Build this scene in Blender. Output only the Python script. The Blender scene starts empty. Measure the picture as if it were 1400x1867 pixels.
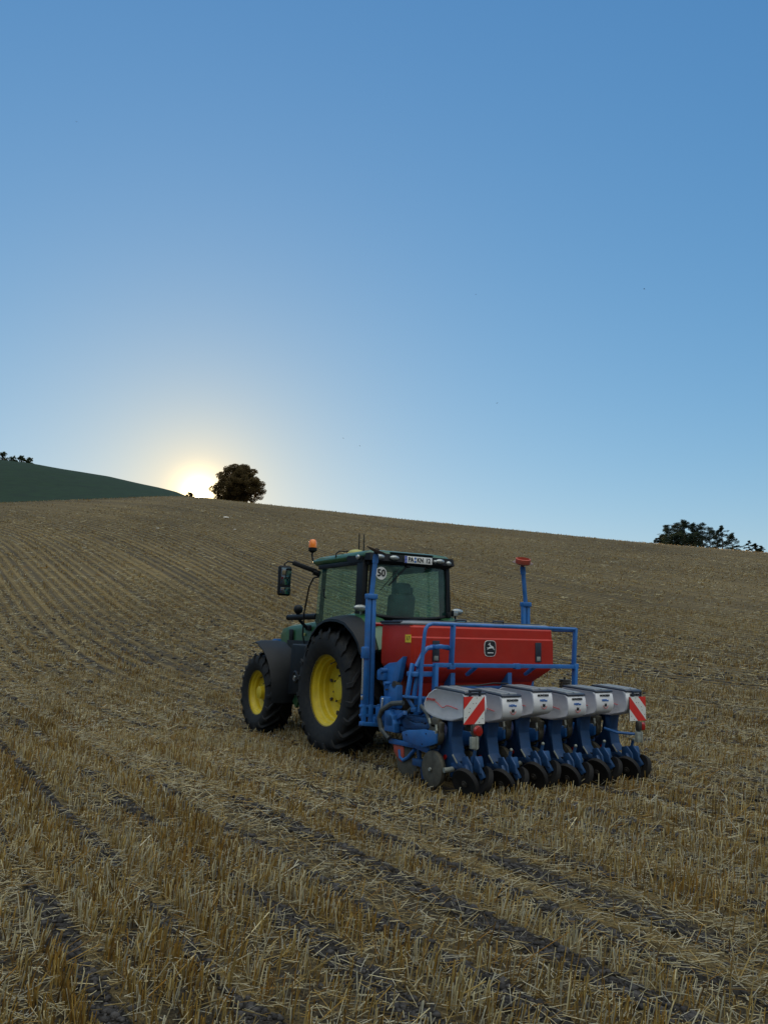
import bpy, bmesh, math, random
import numpy as np
from mathutils import Vector, Matrix, Euler

S = bpy.context.scene
COL = S.collection
R = math.radians
random.seed(7)
rng = np.random.default_rng(11)

# ------------------------------------------------------------------ camera
CAM_H = 1.7615
PITCH = R(8.69)
cam_data = bpy.data.cameras.new('camera')
cam_data.sensor_fit = 'VERTICAL'
cam_data.sensor_height = 36.0
cam_data.lens = 36.0 * 1468.5 / 1867.0
cam_data.clip_start = 0.05
cam_data.clip_end = 6000
cam = bpy.data.objects.new('camera', cam_data)
cam.location = (0, 0, CAM_H)
cam.rotation_euler = (R(90) + PITCH, 0, 0)
COL.objects.link(cam)
S.camera = cam

# ------------------------------------------------------------------ sky, sun, exposure
SUN_EL, SUN_AZ = R(9.75), R(-13.1)          # azimuth measured from +Y towards +X
sun_dir = Vector((math.sin(SUN_AZ) * math.cos(SUN_EL), math.cos(SUN_AZ) * math.cos(SUN_EL), math.sin(SUN_EL)))
W = bpy.data.worlds.new('World')
S.world = W
W.use_nodes = True
nt = W.node_tree
nt.nodes.clear()
SKY_FILL = 1.75
sky = nt.nodes.new('ShaderNodeTexSky')
sky.sky_type = 'NISHITA'
sky.sun_disc = False
sky.sun_elevation = SUN_EL
sky.sun_rotation = SUN_AZ
sky.altitude = 400
sky.air_density = 1.0
sky.dust_density = 0.08
sky.ozone_density = 3.0
bg = nt.nodes.new('ShaderNodeBackground')
bg.inputs['Strength'].default_value = 0.15
# the overexposed bright sky right round the sun, as a function of the direction only
geo = nt.nodes.new('ShaderNodeTexCoord')
dot = nt.nodes.new('ShaderNodeVectorMath'); dot.operation = 'DOT_PRODUCT'
nrm = nt.nodes.new('ShaderNodeVectorMath'); nrm.operation = 'NORMALIZE'
nt.links.new(geo.outputs['Generated'], nrm.inputs[0])
nt.links.new(nrm.outputs[0], dot.inputs[0])
dot.inputs[1].default_value = sun_dir
acs = nt.nodes.new('ShaderNodeMath'); acs.operation = 'ARCCOSINE'; acs.use_clamp = False
cl = nt.nodes.new('ShaderNodeMath'); cl.operation = 'MINIMUM'; cl.inputs[1].default_value = 0.9999999
nt.links.new(dot.outputs['Value'], cl.inputs[0]); nt.links.new(cl.outputs[0], acs.inputs[0])
def glow(scale_deg, power, strength, col):
    d = nt.nodes.new('ShaderNodeMath'); d.operation = 'DIVIDE'; d.inputs[1].default_value = R(scale_deg)
    nt.links.new(acs.outputs[0], d.inputs[0])
    p = nt.nodes.new('ShaderNodeMath'); p.operation = 'POWER'; p.inputs[1].default_value = power
    nt.links.new(d.outputs[0], p.inputs[0])
    m = nt.nodes.new('ShaderNodeMath'); m.operation = 'MULTIPLY'; m.inputs[1].default_value = -1
    nt.links.new(p.outputs[0], m.inputs[0])
    e = nt.nodes.new('ShaderNodeMath'); e.operation = 'EXPONENT'
    nt.links.new(m.outputs[0], e.inputs[0])
    b = nt.nodes.new('ShaderNodeBackground'); b.inputs['Color'].default_value = (*col, 1)
    s = nt.nodes.new('ShaderNodeMath'); s.operation = 'MULTIPLY'; s.inputs[1].default_value = strength
    nt.links.new(e.outputs[0], s.inputs[0]); nt.links.new(s.outputs[0], b.inputs['Strength'])
    return b
# low sun through thick air: the blue drops out of the sky towards the sun
wd = nt.nodes.new('ShaderNodeMath'); wd.operation = 'MULTIPLY'; wd.inputs[1].default_value = -1 / R(6.0)
we = nt.nodes.new('ShaderNodeMath'); we.operation = 'EXPONENT'
nt.links.new(acs.outputs[0], wd.inputs[0]); nt.links.new(wd.outputs[0], we.inputs[0])
wm = nt.nodes.new('ShaderNodeMix'); wm.data_type = 'RGBA'; wm.inputs[6].default_value = (1, 1, 1, 1); wm.inputs[7].default_value = (1.0, 0.90, 0.58, 1)
nt.links.new(we.outputs[0], wm.inputs['Factor'])
GLOWS = [(0.42, 4.0, 30.0, (1.0, 0.80, 0.45)), (0.92, 1.5, 4.4, (1.0, 0.76, 0.36)), (2.6, 1.0, 0.72, (1.0, 0.55, 0.16)), (11.0, 1.0, 0.22, (1.0, 0.66, 0.38))]
# soften the range between the bright low sky and the deep blue above, channel by channel
sepc = nt.nodes.new('ShaderNodeSeparateColor'); comb = nt.nodes.new('ShaderNodeCombineColor')
nt.links.new(sky.outputs[0], sepc.inputs[0])
for k, (gain, gam) in enumerate(((0.80, 0.94), (0.705, 0.63), (0.755, 0.39))):
    a0 = nt.nodes.new('ShaderNodeMath'); a0.operation = 'MULTIPLY'; a0.inputs[1].default_value = 0.15
    a1 = nt.nodes.new('ShaderNodeMath'); a1.operation = 'POWER'; a1.inputs[1].default_value = gam
    a2 = nt.nodes.new('ShaderNodeMath'); a2.operation = 'MULTIPLY'; a2.inputs[1].default_value = gain / 0.15
    nt.links.new(sepc.outputs[k], a0.inputs[0]); nt.links.new(a0.outputs[0], a1.inputs[0]); nt.links.new(a1.outputs[0], a2.inputs[0])
    nt.links.new(a2.outputs[0], comb.inputs[k])
# added fill light: an invented bright patch of sky overhead and behind the camera
dt2 = nt.nodes.new('ShaderNodeVectorMath'); dt2.operation = 'DOT_PRODUCT'
nt.links.new(nrm.outputs[0], dt2.inputs[0]); dt2.inputs[1].default_value = Vector((0.10, -0.28, 0.95)).normalized()
mr2 = nt.nodes.new('ShaderNodeMapRange'); mr2.interpolation_type = 'SMOOTHSTEP'
mr2.inputs[1].default_value = 0.43; mr2.inputs[2].default_value = 0.98; mr2.inputs[3].default_value = 0; mr2.inputs[4].default_value = SKY_FILL
nt.links.new(dt2.outputs['Value'], mr2.inputs[0])
bgd = nt.nodes.new('ShaderNodeBackground'); bgd.inputs['Color'].default_value = (1.0, 0.97, 0.80, 1)
nt.links.new(mr2.outputs[0], bgd.inputs['Strength'])
wv = nt.nodes.new('ShaderNodeVectorMath'); wv.operation = 'MULTIPLY'
nt.links.new(comb.outputs[0], wv.inputs[0]); nt.links.new(wm.outputs[2], wv.inputs[1]); 
# low sky behind the camera dimmed, to deepen the shade under the machines
dt3 = nt.nodes.new('ShaderNodeVectorMath'); dt3.operation = 'DOT_PRODUCT'; nt.links.new(nrm.outputs[0], dt3.inputs[0]); dt3.inputs[1].default_value = (0.1, -0.97, -0.15)
mr3 = nt.nodes.new('ShaderNodeMapRange'); mr3.interpolation_type = 'SMOOTHSTEP'; mr3.inputs[1].default_value = 0.0; mr3.inputs[2].default_value = 0.75; mr3.inputs[3].default_value = 1.0; mr3.inputs[4].default_value = 0.30
nt.links.new(dt3.outputs['Value'], mr3.inputs[0])
ws = nt.nodes.new('ShaderNodeVectorMath'); ws.operation = 'SCALE'; nt.links.new(wv.outputs[0], ws.inputs[0]); nt.links.new(mr3.outputs[0], ws.inputs['Scale'])
nt.links.new(ws.outputs[0], bg.inputs['Color'])
acc = nt.nodes.new('ShaderNodeAddShader')
nt.links.new(bg.outputs[0], acc.inputs[0]); nt.links.new(bgd.outputs[0], acc.inputs[1])
for g in GLOWS:
    b = glow(*g)
    a = nt.nodes.new('ShaderNodeAddShader')
    nt.links.new(acc.outputs[0], a.inputs[0]); nt.links.new(b.outputs[0], a.inputs[1])
    acc = a
wo = nt.nodes.new('ShaderNodeOutputWorld')
nt.links.new(acc.outputs[0], wo.inputs['Surface'])

ld = bpy.data.lights.new('sun', 'SUN')
ld.energy = 5.0
ld.angle = R(0.53)
ld.color = (1.0, 0.66, 0.34)
sun = bpy.data.objects.new('sun', ld)
sun.rotation_euler = (-sun_dir).to_track_quat('-Z', 'Y').to_euler()
sun.location = (0, 0, 60)
COL.objects.link(sun)

S.view_settings.view_transform = 'Standard'
S.view_settings.look = 'None'
S.view_settings.gamma = 1
S.view_settings.exposure = 0.0

# ------------------------------------------------------------------ helpers
def mat(name, col, rough=0.5, metal=0.0, var=0.25, scale=6.0, dust=0.0, spec=0.5, dustcol=(0.20, 0.165, 0.12), bump=0.0, coat=0.0):
    m = bpy.data.materials.new(name)
    m.use_nodes = True
    n = m.node_tree; b = n.nodes['Principled BSDF']
    tc = n.nodes.new('ShaderNodeTexCoord')
    nz = n.nodes.new('ShaderNodeTexNoise'); nz.inputs['Scale'].default_value = scale; nz.inputs['Detail'].default_value = 6
    nz.inputs['Roughness'].default_value = 0.65
    n.links.new(tc.outputs['Object'], nz.inputs['Vector'])
    mr = n.nodes.new('ShaderNodeMapRange'); mr.inputs[1].default_value = 0.3; mr.inputs[2].default_value = 0.7
    mr.inputs[3].default_value = 1 - var; mr.inputs[4].default_value = 1 + var
    n.links.new(nz.outputs['Fac'], mr.inputs[0])
    mx = n.nodes.new('ShaderNodeVectorMath'); mx.operation = 'SCALE'; mx.inputs[0].default_value = col
    n.links.new(mr.outputs[0], mx.inputs['Scale'])
    out = mx.outputs[0]
    if dust > 0:
        n2 = n.nodes.new('ShaderNodeTexNoise'); n2.inputs['Scale'].default_value = scale * 1.7; n2.inputs['Detail'].default_value = 8
        n2.inputs['Roughness'].default_value = 0.75
        n.links.new(tc.outputs['Object'], n2.inputs['Vector'])
        r2 = n.nodes.new('ShaderNodeMapRange'); r2.inputs[1].default_value = 0.42; r2.inputs[2].default_value = 0.72
        r2.inputs[3].default_value = dust * 0.25; r2.inputs[4].default_value = dust
        n.links.new(n2.outputs['Fac'], r2.inputs[0])
        mm = n.nodes.new('ShaderNodeMix'); mm.data_type = 'RGBA'
        n.links.new(r2.outputs[0], mm.inputs['Factor']); n.links.new(out, mm.inputs[6]); mm.inputs[7].default_value = (*dustcol, 1)
        out = mm.outputs[2]
        rr = n.nodes.new('ShaderNodeMapRange'); rr.inputs[1].default_value = 0; rr.inputs[2].default_value = 1
        rr.inputs[3].default_value = rough; rr.inputs[4].default_value = 0.95
        n.links.new(r2.outputs[0], rr.inputs[0]); n.links.new(rr.outputs[0], b.inputs['Roughness'])
    else:
        b.inputs['Roughness'].default_value = rough
    n.links.new(out, b.inputs['Base Color'])
    b.inputs['Metallic'].default_value = metal
    b.inputs['Specular IOR Level'].default_value = spec
    if coat: b.inputs['Coat Weight'].default_value = coat; b.inputs['Coat Roughness'].default_value = 0.15
    if bump > 0:
        bp = n.nodes.new('ShaderNodeBump'); bp.inputs['Strength'].default_value = bump; bp.inputs['Distance'].default_value = 0.01
        n.links.new(nz.outputs['Fac'], bp.inputs['Height']); n.links.new(bp.outputs[0], b.inputs['Normal'])
    return m

def attr_mat(name, rough=0.7, spec=0.3, sss=0.0, var=0.0):
    m = bpy.data.materials.new(name); m.use_nodes = True
    n = m.node_tree; b = n.nodes['Principled BSDF']
    a = n.nodes.new('ShaderNodeAttribute'); a.attribute_name = 'Col'
    n.links.new(a.outputs['Color'], b.inputs['Base Color'])
    b.inputs['Roughness'].default_value = rough
    b.inputs['Specular IOR Level'].default_value = spec
    if sss:
        t = n.nodes.new('ShaderNodeBsdfTranslucent'); n.links.new(a.outputs['Color'], t.inputs['Color'])
        mx = n.nodes.new('ShaderNodeMixShader'); mx.inputs[0].default_value = sss
        n.links.new(b.outputs[0], mx.inputs[1]); n.links.new(t.outputs[0], mx.inputs[2])
        n.links.new(mx.outputs[0], n.nodes['Material Output'].inputs['Surface'])
    return m

def glass_mat(name, tint, fres=1.5, rough=0.02):
    m = bpy.data.materials.new(name); m.use_nodes = True
    n = m.node_tree; n.nodes.remove(n.nodes['Principled BSDF'])
    t = n.nodes.new('ShaderNodeBsdfTransparent'); t.inputs['Color'].default_value = (*tint, 1)
    g = n.nodes.new('ShaderNodeBsdfGlossy'); g.inputs['Roughness'].default_value = rough
    lw = n.nodes.new('ShaderNodeLayerWeight'); lw.inputs['Blend'].default_value = .5
    pw = n.nodes.new('ShaderNodeMath'); pw.operation = 'POWER'; pw.inputs[1].default_value = 5; n.links.new(lw.outputs['Facing'], pw.inputs[0])
    f = n.nodes.new('ShaderNodeMath'); f.operation = 'MULTIPLY_ADD'; f.inputs[1].default_value = .9; f.inputs[2].default_value = .035; n.links.new(pw.outputs[0], f.inputs[0])
    d = n.nodes.new('ShaderNodeBsdfDiffuse'); d.inputs['Color'].default_value = (0.14, 0.42, 0.37, 1)
    tc = n.nodes.new('ShaderNodeTexCoord'); nz = n.nodes.new('ShaderNodeTexNoise'); nz.inputs['Scale'].default_value = 5; nz.inputs['Detail'].default_value = 8
    n.links.new(tc.outputs['Object'], nz.inputs['Vector'])
    mr = n.nodes.new('ShaderNodeMapRange'); mr.inputs[1].default_value = .35; mr.inputs[2].default_value = .75; mr.inputs[3].default_value = 0.03; mr.inputs[4].default_value = 0.09
    n.links.new(nz.outputs['Fac'], mr.inputs[0])
    m0 = n.nodes.new('ShaderNodeMixShader'); n.links.new(mr.outputs[0], m0.inputs[0])
    n.links.new(t.outputs[0], m0.inputs[1]); n.links.new(d.outputs[0], m0.inputs[2])
    m1 = n.nodes.new('ShaderNodeMixShader'); n.links.new(f.outputs[0], m1.inputs[0])
    n.links.new(m0.outputs[0], m1.inputs[1]); n.links.new(g.outputs[0], m1.inputs[2])
    n.links.new(m1.outputs[0], n.nodes['Material Output'].inputs['Surface'])
    return m

class MB:
    """collects shapes into one bmesh; build() links them as ONE mesh object"""
    def __init__(s): s.bm = bmesh.new(); s.mi = 0; s.bm.faces.layers.int.new('mi')
    def _tag(s):
        L = s.bm.faces.layers.int.get('mi') or s.bm.faces.layers.int.new('mi')
        for f in s.bm.faces:
            if f[L] == 0: f[L] = s.mi + 1
            f.material_index = f[L] - 1
    def m(s, i): s.mi = i; return s
    def box(s, c, d, rot=(0, 0, 0), bev=0.006, seg=2):
        r = bmesh.ops.create_cube(s.bm, size=1.0)
        M = Matrix.Translation(c) @ Euler(rot).to_matrix().to_4x4() @ Matrix.Diagonal((*d, 1))
        bmesh.ops.transform(s.bm, matrix=M, verts=r['verts'])
        if bev > 0:
            b = min(bev, min(d) * 0.45)
            es = list({e for v in r['verts'] for e in v.link_edges})
            bmesh.ops.bevel(s.bm, geom=es, offset=b, segments=seg, affect='EDGES', profile=0.5)
        s._tag(); return s
    def bar(s, p0, p1, w, h, up=(0, 0, 1), bev=0.005):
        p0, p1 = Vector(p0), Vector(p1); y = (p1 - p0); L = y.length; y.normalize()
        x = y.cross(Vector(up))
        if x.length < 1e-4: x = y.cross(Vector((1, 0, 0)))
        x.normalize(); z = x.cross(y)
        r = bmesh.ops.create_cube(s.bm, size=1.0)
        M = Matrix.Translation((p0 + p1) / 2) @ Matrix((x, y, z)).transposed().to_4x4() @ Matrix.Diagonal((w, L, h, 1))
        bmesh.ops.transform(s.bm, matrix=M, verts=r['verts'])
        if bev > 0:
            es = list({e for v in r['verts'] for e in v.link_edges})
            bmesh.ops.bevel(s.bm, geom=es, offset=min(bev, w * .4, h * .4), segments=2, affect='EDGES', profile=0.5)
        s._tag(); return s
    def tube(s, pts, r, n=8, caps=True):
        pts = [Vector(p) for p in pts]
        rs = r if isinstance(r, (list, tuple)) else [r] * len(pts)
        rings = []; prev = None
        for i, p in enumerate(pts):
            a = pts[max(i - 1, 0)]; b = pts[min(i + 1, len(pts) - 1)]
            t = (b - a).normalized()
            if prev is None:
                u = t.cross(Vector((0, 0, 1)))
                if u.length < 1e-3: u = t.cross(Vector((1, 0, 0)))
            else:
                u = prev - t * prev.dot(t)
            u.normalize(); prev = u; v = t.cross(u)
            rings.append([s.bm.verts.new(p + (u * math.cos(2 * math.pi * k / n) + v * math.sin(2 * math.pi * k / n)) * rs[i]) for k in range(n)])
        for A, B in zip(rings, rings[1:]):
            for k in range(n):
                s.bm.faces.new((A[k], A[(k + 1) % n], B[(k + 1) % n], B[k]))
        if caps:
            s.bm.faces.new(list(reversed(rings[0]))); s.bm.faces.new(rings[-1])
        s._tag(); return s
    def prism(s, prof, axis, a0, a1, bev=0.0, seg=2):
        def mk(p, a):
            return {'X': (a, p[0], p[1]), 'Y': (p[0], a, p[1]), 'Z': (p[0], p[1], a)}[axis]
        A = [s.bm.verts.new(mk(p, a0)) for p in prof]; B = [s.bm.verts.new(mk(p, a1)) for p in prof]
        n = len(prof); fs = []
        for k in range(n): fs.append(s.bm.faces.new((A[k], A[(k + 1) % n], B[(k + 1) % n], B[k])))
        fs.append(s.bm.faces.new(list(reversed(A)))); fs.append(s.bm.faces.new(B))
        bmesh.ops.recalc_face_normals(s.bm, faces=fs)
        if bev > 0:
            es = list({e for f in fs for e in f.edges})
            bmesh.ops.bevel(s.bm, geom=es, offset=bev, segments=seg, affect='EDGES', profile=0.5)
        s._tag(); return s
    def loft(s, rings, caps=True, closed=True):
        V = [[s.bm.verts.new(p) for p in r] for r in rings]; n = len(rings[0]); fs = []
        for A, B in zip(V, V[1:]):
            for k in range(n if closed else n - 1):
                fs.append(s.bm.faces.new((A[k], A[(k + 1) % n], B[(k + 1) % n], B[k])))
        if caps and closed:
            fs.append(s.bm.faces.new(list(reversed(V[0])))); fs.append(s.bm.faces.new(V[-1]))
        bmesh.ops.recalc_face_normals(s.bm, faces=fs)
        s._tag(); return s
    def lathe(s, prof, c, n=48, M=None):
        """profile of (radius, x) turned about the X axis through c"""
        M = M or Matrix()
        rings = []
        for r, x in prof:
            rings.append([s.bm.verts.new(Vector(c) + (M @ Vector((x, r * math.sin(2 * math.pi * k / n), r * math.cos(2 * math.pi * k / n))))) for k in range(n)])
        fs = []
        for A, B in zip(rings, rings[1:]):
            for k in range(n): fs.append(s.bm.faces.new((A[k], A[(k + 1) % n], B[(k + 1) % n], B[k])))
        if prof[0][0] > 0.0 and prof[0] != prof[-1]:
            if prof[0][0] < 0.2: fs.append(s.bm.faces.new(list(reversed(rings[0]))))
            if prof[-1][0] < 0.2: fs.append(s.bm.faces.new(rings[-1]))
        bmesh.ops.recalc_face_normals(s.bm, faces=fs)
        s._tag(); return s
    def ball(s, c, r, sc=(1, 1, 1), u=16, v=10):
        q = bmesh.ops.create_uvsphere(s.bm, u_segments=u, v_segments=v, radius=r)
        bmesh.ops.transform(s.bm, matrix=Matrix.Translation(c) @ Matrix.Diagonal((*sc, 1)), verts=q['verts'])
        s._tag(); return s
    def poly(s, pts):
        s.bm.faces.new([s.bm.verts.new(p) for p in pts]); s._tag(); return s
    def text(s, body, size, M, depth=0.0015, bold=0.0, sx=1.0):
        cu = bpy.data.curves.new('t', 'FONT'); cu.body = body; cu.size = size; cu.extrude = depth; cu.align_x = 'CENTER'; cu.align_y = 'CENTER'
        cu.offset = bold; cu.resolution_u = 3
        o = bpy.data.objects.new('t', cu); COL.objects.link(o)
        dg = bpy.context.evaluated_depsgraph_get(); dg.update()
        me = bpy.data.meshes.new_from_object(o.evaluated_get(dg))
        me.transform(M @ Matrix.Diagonal((sx, 1, 1, 1)))
        s.bm.from_mesh(me)
        bpy.data.objects.remove(o); bpy.data.meshes.remove(me); bpy.data.curves.remove(cu)
        s._tag(); return s
    def build(s, name, mats, parent=None, smooth=32, loc=None):
        bmesh.ops.remove_doubles(s.bm, verts=s.bm.verts, dist=1e-6)
        me = bpy.data.meshes.new(name); s.bm.to_mesh(me); s.bm.free()
        for mm in (mats if isinstance(mats, (list, tuple)) else [mats]): me.materials.append(mm)
        if smooth:
            me.shade_smooth(); me.set_sharp_from_angle(angle=R(smooth))
        o = bpy.data.objects.new(name, me); COL.objects.link(o)
        if parent is not None: o.parent = parent
        if loc is not None: o.location = loc
        return o

def big_mesh(name, V, F, mats, cols=None, smooth=False, parent=None):
    V = np.asarray(V, np.float32).reshape(-1, 3); F = np.asarray(F, np.int32); k = F.shape[1]
    me = bpy.data.meshes.new(name)
    me.vertices.add(len(V)); me.vertices.foreach_set('co', V.ravel())
    me.loops.add(F.size); me.loops.foreach_set('vertex_index', F.ravel())
    me.polygons.add(len(F)); me.polygons.foreach_set('loop_start', np.arange(0, F.size, k, dtype=np.int32))
    if smooth: me.polygons.foreach_set('use_smooth', np.ones(len(F), bool))
    me.update(calc_edges=True)
    if cols is not None:
        a = me.color_attributes.new('Col', 'FLOAT_COLOR', 'POINT')
        c = np.ones((len(V), 4), np.float32); c[:, :3] = cols
        a.data.foreach_set('color', c.ravel())
    for mm in (mats if isinstance(mats, (list, tuple)) else [mats]): me.materials.append(mm)
    o = bpy.data.objects.new(name, me); COL.objects.link(o)
    if parent is not None: o.parent = parent
    return o

def tag(o, label=None, cat=None, group=None, kind=None):
    if label: o['label'] = label
    if cat: o['category'] = cat
    if group: o['group'] = group
    if kind: o['kind'] = kind
    return o
def empty(name, loc=(0, 0, 0)):
    o = bpy.data.objects.new(name, None); o.empty_display_size = 0.3; o.location = loc; COL.objects.link(o); return o
def copy_tree(o, parent=None):
    c = o.copy(); COL.objects.link(c)
    if parent is not None: c.parent = parent
    for ch in list(o.children): copy_tree(ch, c)
    return c

def vnoise(x, y, seed=0):
    x = np.asarray(x, float); y = np.asarray(y, float)
    xi = np.floor(x).astype(np.int64); yi = np.floor(y).astype(np.int64); xf = x - xi; yf = y - yi
    def h(a, b):
        n = (a * 374761393 + b * 668265263 + seed * 974711) & 0x7fffffff
        n = ((n ^ (n >> 13)) * 1274126177) & 0x7fffffff
        return ((n ^ (n >> 16)) & 0xffff) / 65535.0
    u = xf * xf * (3 - 2 * xf); v = yf * yf * (3 - 2 * yf)
    return (h(xi, yi) * (1 - u) + h(xi + 1, yi) * u) * (1 - v) + (h(xi, yi + 1) * (1 - u) + h(xi + 1, yi + 1) * u) * v
def fbm(x, y, o=4, seed=0):
    s = 0; a = .5
    for i in range(o): s = s + a * vnoise(x * 2 ** i, y * 2 ** i, seed + i); a *= .5
    return s

# ------------------------------------------------------------------ terrain
CP, SP = math.cos(PITCH), math.sin(PITCH)
def pix_dir(px, py):
    """direction (world) of a photograph pixel; used only to read azimuth and elevation off the photo"""
    x = (px - 700) / 1468.5; z = -(py - 933.5) / 1468.5
    return x, CP - z * SP, SP + z * CP
def azel(px, py):
    x, y, z = pix_dir(px, py); h = math.hypot(x, y); return math.atan2(x, y), z / h
crest = [(0, 917), (100, 913), (200, 909), (300, 905), (370, 907), (430, 914), (480, 919), (600, 932), (820, 955), (1000, 973), (1190, 990), (1400, 1008)]
cr = [azel(*c) for c in crest]
CA = np.array([c[0] for c in cr]); CE = np.array([c[1] for c in cr])
CA = np.concatenate([[-math.pi, -1.6, -.75], CA, [.75, 1.6, math.pi]])
CE = np.concatenate([[-.012, .04, CE[0] - .006], CE, [CE[-1] - .035, .0, -.012]])
R0, R1, R2, R3 = 17.0, 50.0, 115.0, 205.0
def hprof(r):
    r = np.asarray(r, float)
    a = np.clip(r - R0, 0, R1 - R0); h = a * a / (2 * (R1 - R0))
    h = h + np.clip(r - R1, 0, R2 - R1)
    b = np.clip(r - R2, 0, R3 - R2); h = h + b - b * b * 1.35 / (2 * (R3 - R2))
    return h - .35 * np.clip(r - R3, 0, 330) 
_r = np.linspace(20, 400, 1200); _h = hprof(_r)
def planez(x, y):
    r = np.hypot(x, y); w = 1 / (1 + (r / 28.0) ** 2)
    return -0.0233 * x * w
_S = []
for A_, E_ in zip(CA, CE):
    lo, hi = 0.0, 1.0
    pz = planez(_r * math.sin(A_), _r * math.cos(A_))
    for _ in range(40):
        m_ = (lo + hi) / 2
        if np.max((m_ * _h + pz - CAM_H) / _r) > E_: hi = m_
        else: lo = m_
    _S.append((lo + hi) / 2)
_S = np.array(_S)
def terrain(x, y):
    x = np.asarray(x, float); y = np.asarray(y, float)
    r = np.hypot(x, y); az = np.arctan2(x, y)
    z = planez(x, y) + np.interp(az, CA, _S) * hprof(r)
    far = np.clip((r - 25) / 60, 0, 1)
    z = z + far * (fbm(x / 23, y / 23, 3, 5) - .45) * .35 * np.clip((r) / 150, 0, 1)
    return z
TH = 0.549
RD = np.array([-0.5217, 0.8531]); RP = np.array([0.8531, 0.5217])       # along / across the stubble rows
TRACKS = np.array([-1.4, -.8, -.2, .42, .99, 1.58, 2.25, 2.77, 3.35, 3.85, 4.3, 4.8, 5.2, 5.8, 6.35, 6.95, 7.5, 8.1, 8.6, 9.2, 9.8])
def uv(x, y): return x * RD[0] + y * RD[1], x * RP[0] + y * RP[1]
def bend(u): return .004 * np.clip(u - 68, 0, None) ** 2
def track_dist(u, v):
    """distance to the nearest bare soil strip"""
    vv = v + .06 * (vnoise(u * .7, v * 0 + 3, 9) - .5)
    k = np.arange(-90, 110)
    allt = np.concatenate([TRACKS[0] - .6 * np.arange(1, 80)[::-1], TRACKS, TRACKS[-1] + .6 * np.arange(1, 160)])
    i = np.clip(np.searchsorted(allt, vv), 1, len(allt) - 1)
    return np.minimum(np.abs(vv - allt[i - 1]), np.abs(vv - allt[i])), np.where(np.abs(vv - allt[i - 1]) < np.abs(vv - allt[i]), i - 1, i)
def soil_amount(u, v):
    """1 in bare soil strips, 0 on the stubble between; strips come and go along their length"""
    d, i = track_dist(u, v)
    g = vnoise(u * .55 + i * 7.3, i * 3.1, 21) * .6 + vnoise(u * 1.9 + i * 3.3, i * 1.7, 22) * .4
    wdt = np.clip((g - .30) * .40, 0, .10)
    return np.clip((wdt - d) / .03 + .5, 0, 1)
def ground_z(x, y):
    z = terrain(x, y); r = np.hypot(x, y)
    u, v = uv(x, y)
    near = np.clip((26 - r) / 10, 0, 1)
    s = soil_amount(u, v)
    z = z + near * (-.012 + .03 * (fbm(x * 5, y * 5, 3, 31) - .45) + s * (.01 + .06 * (fbm(x * 9, y * 9, 3, 33) - .4)))
    return z

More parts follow.
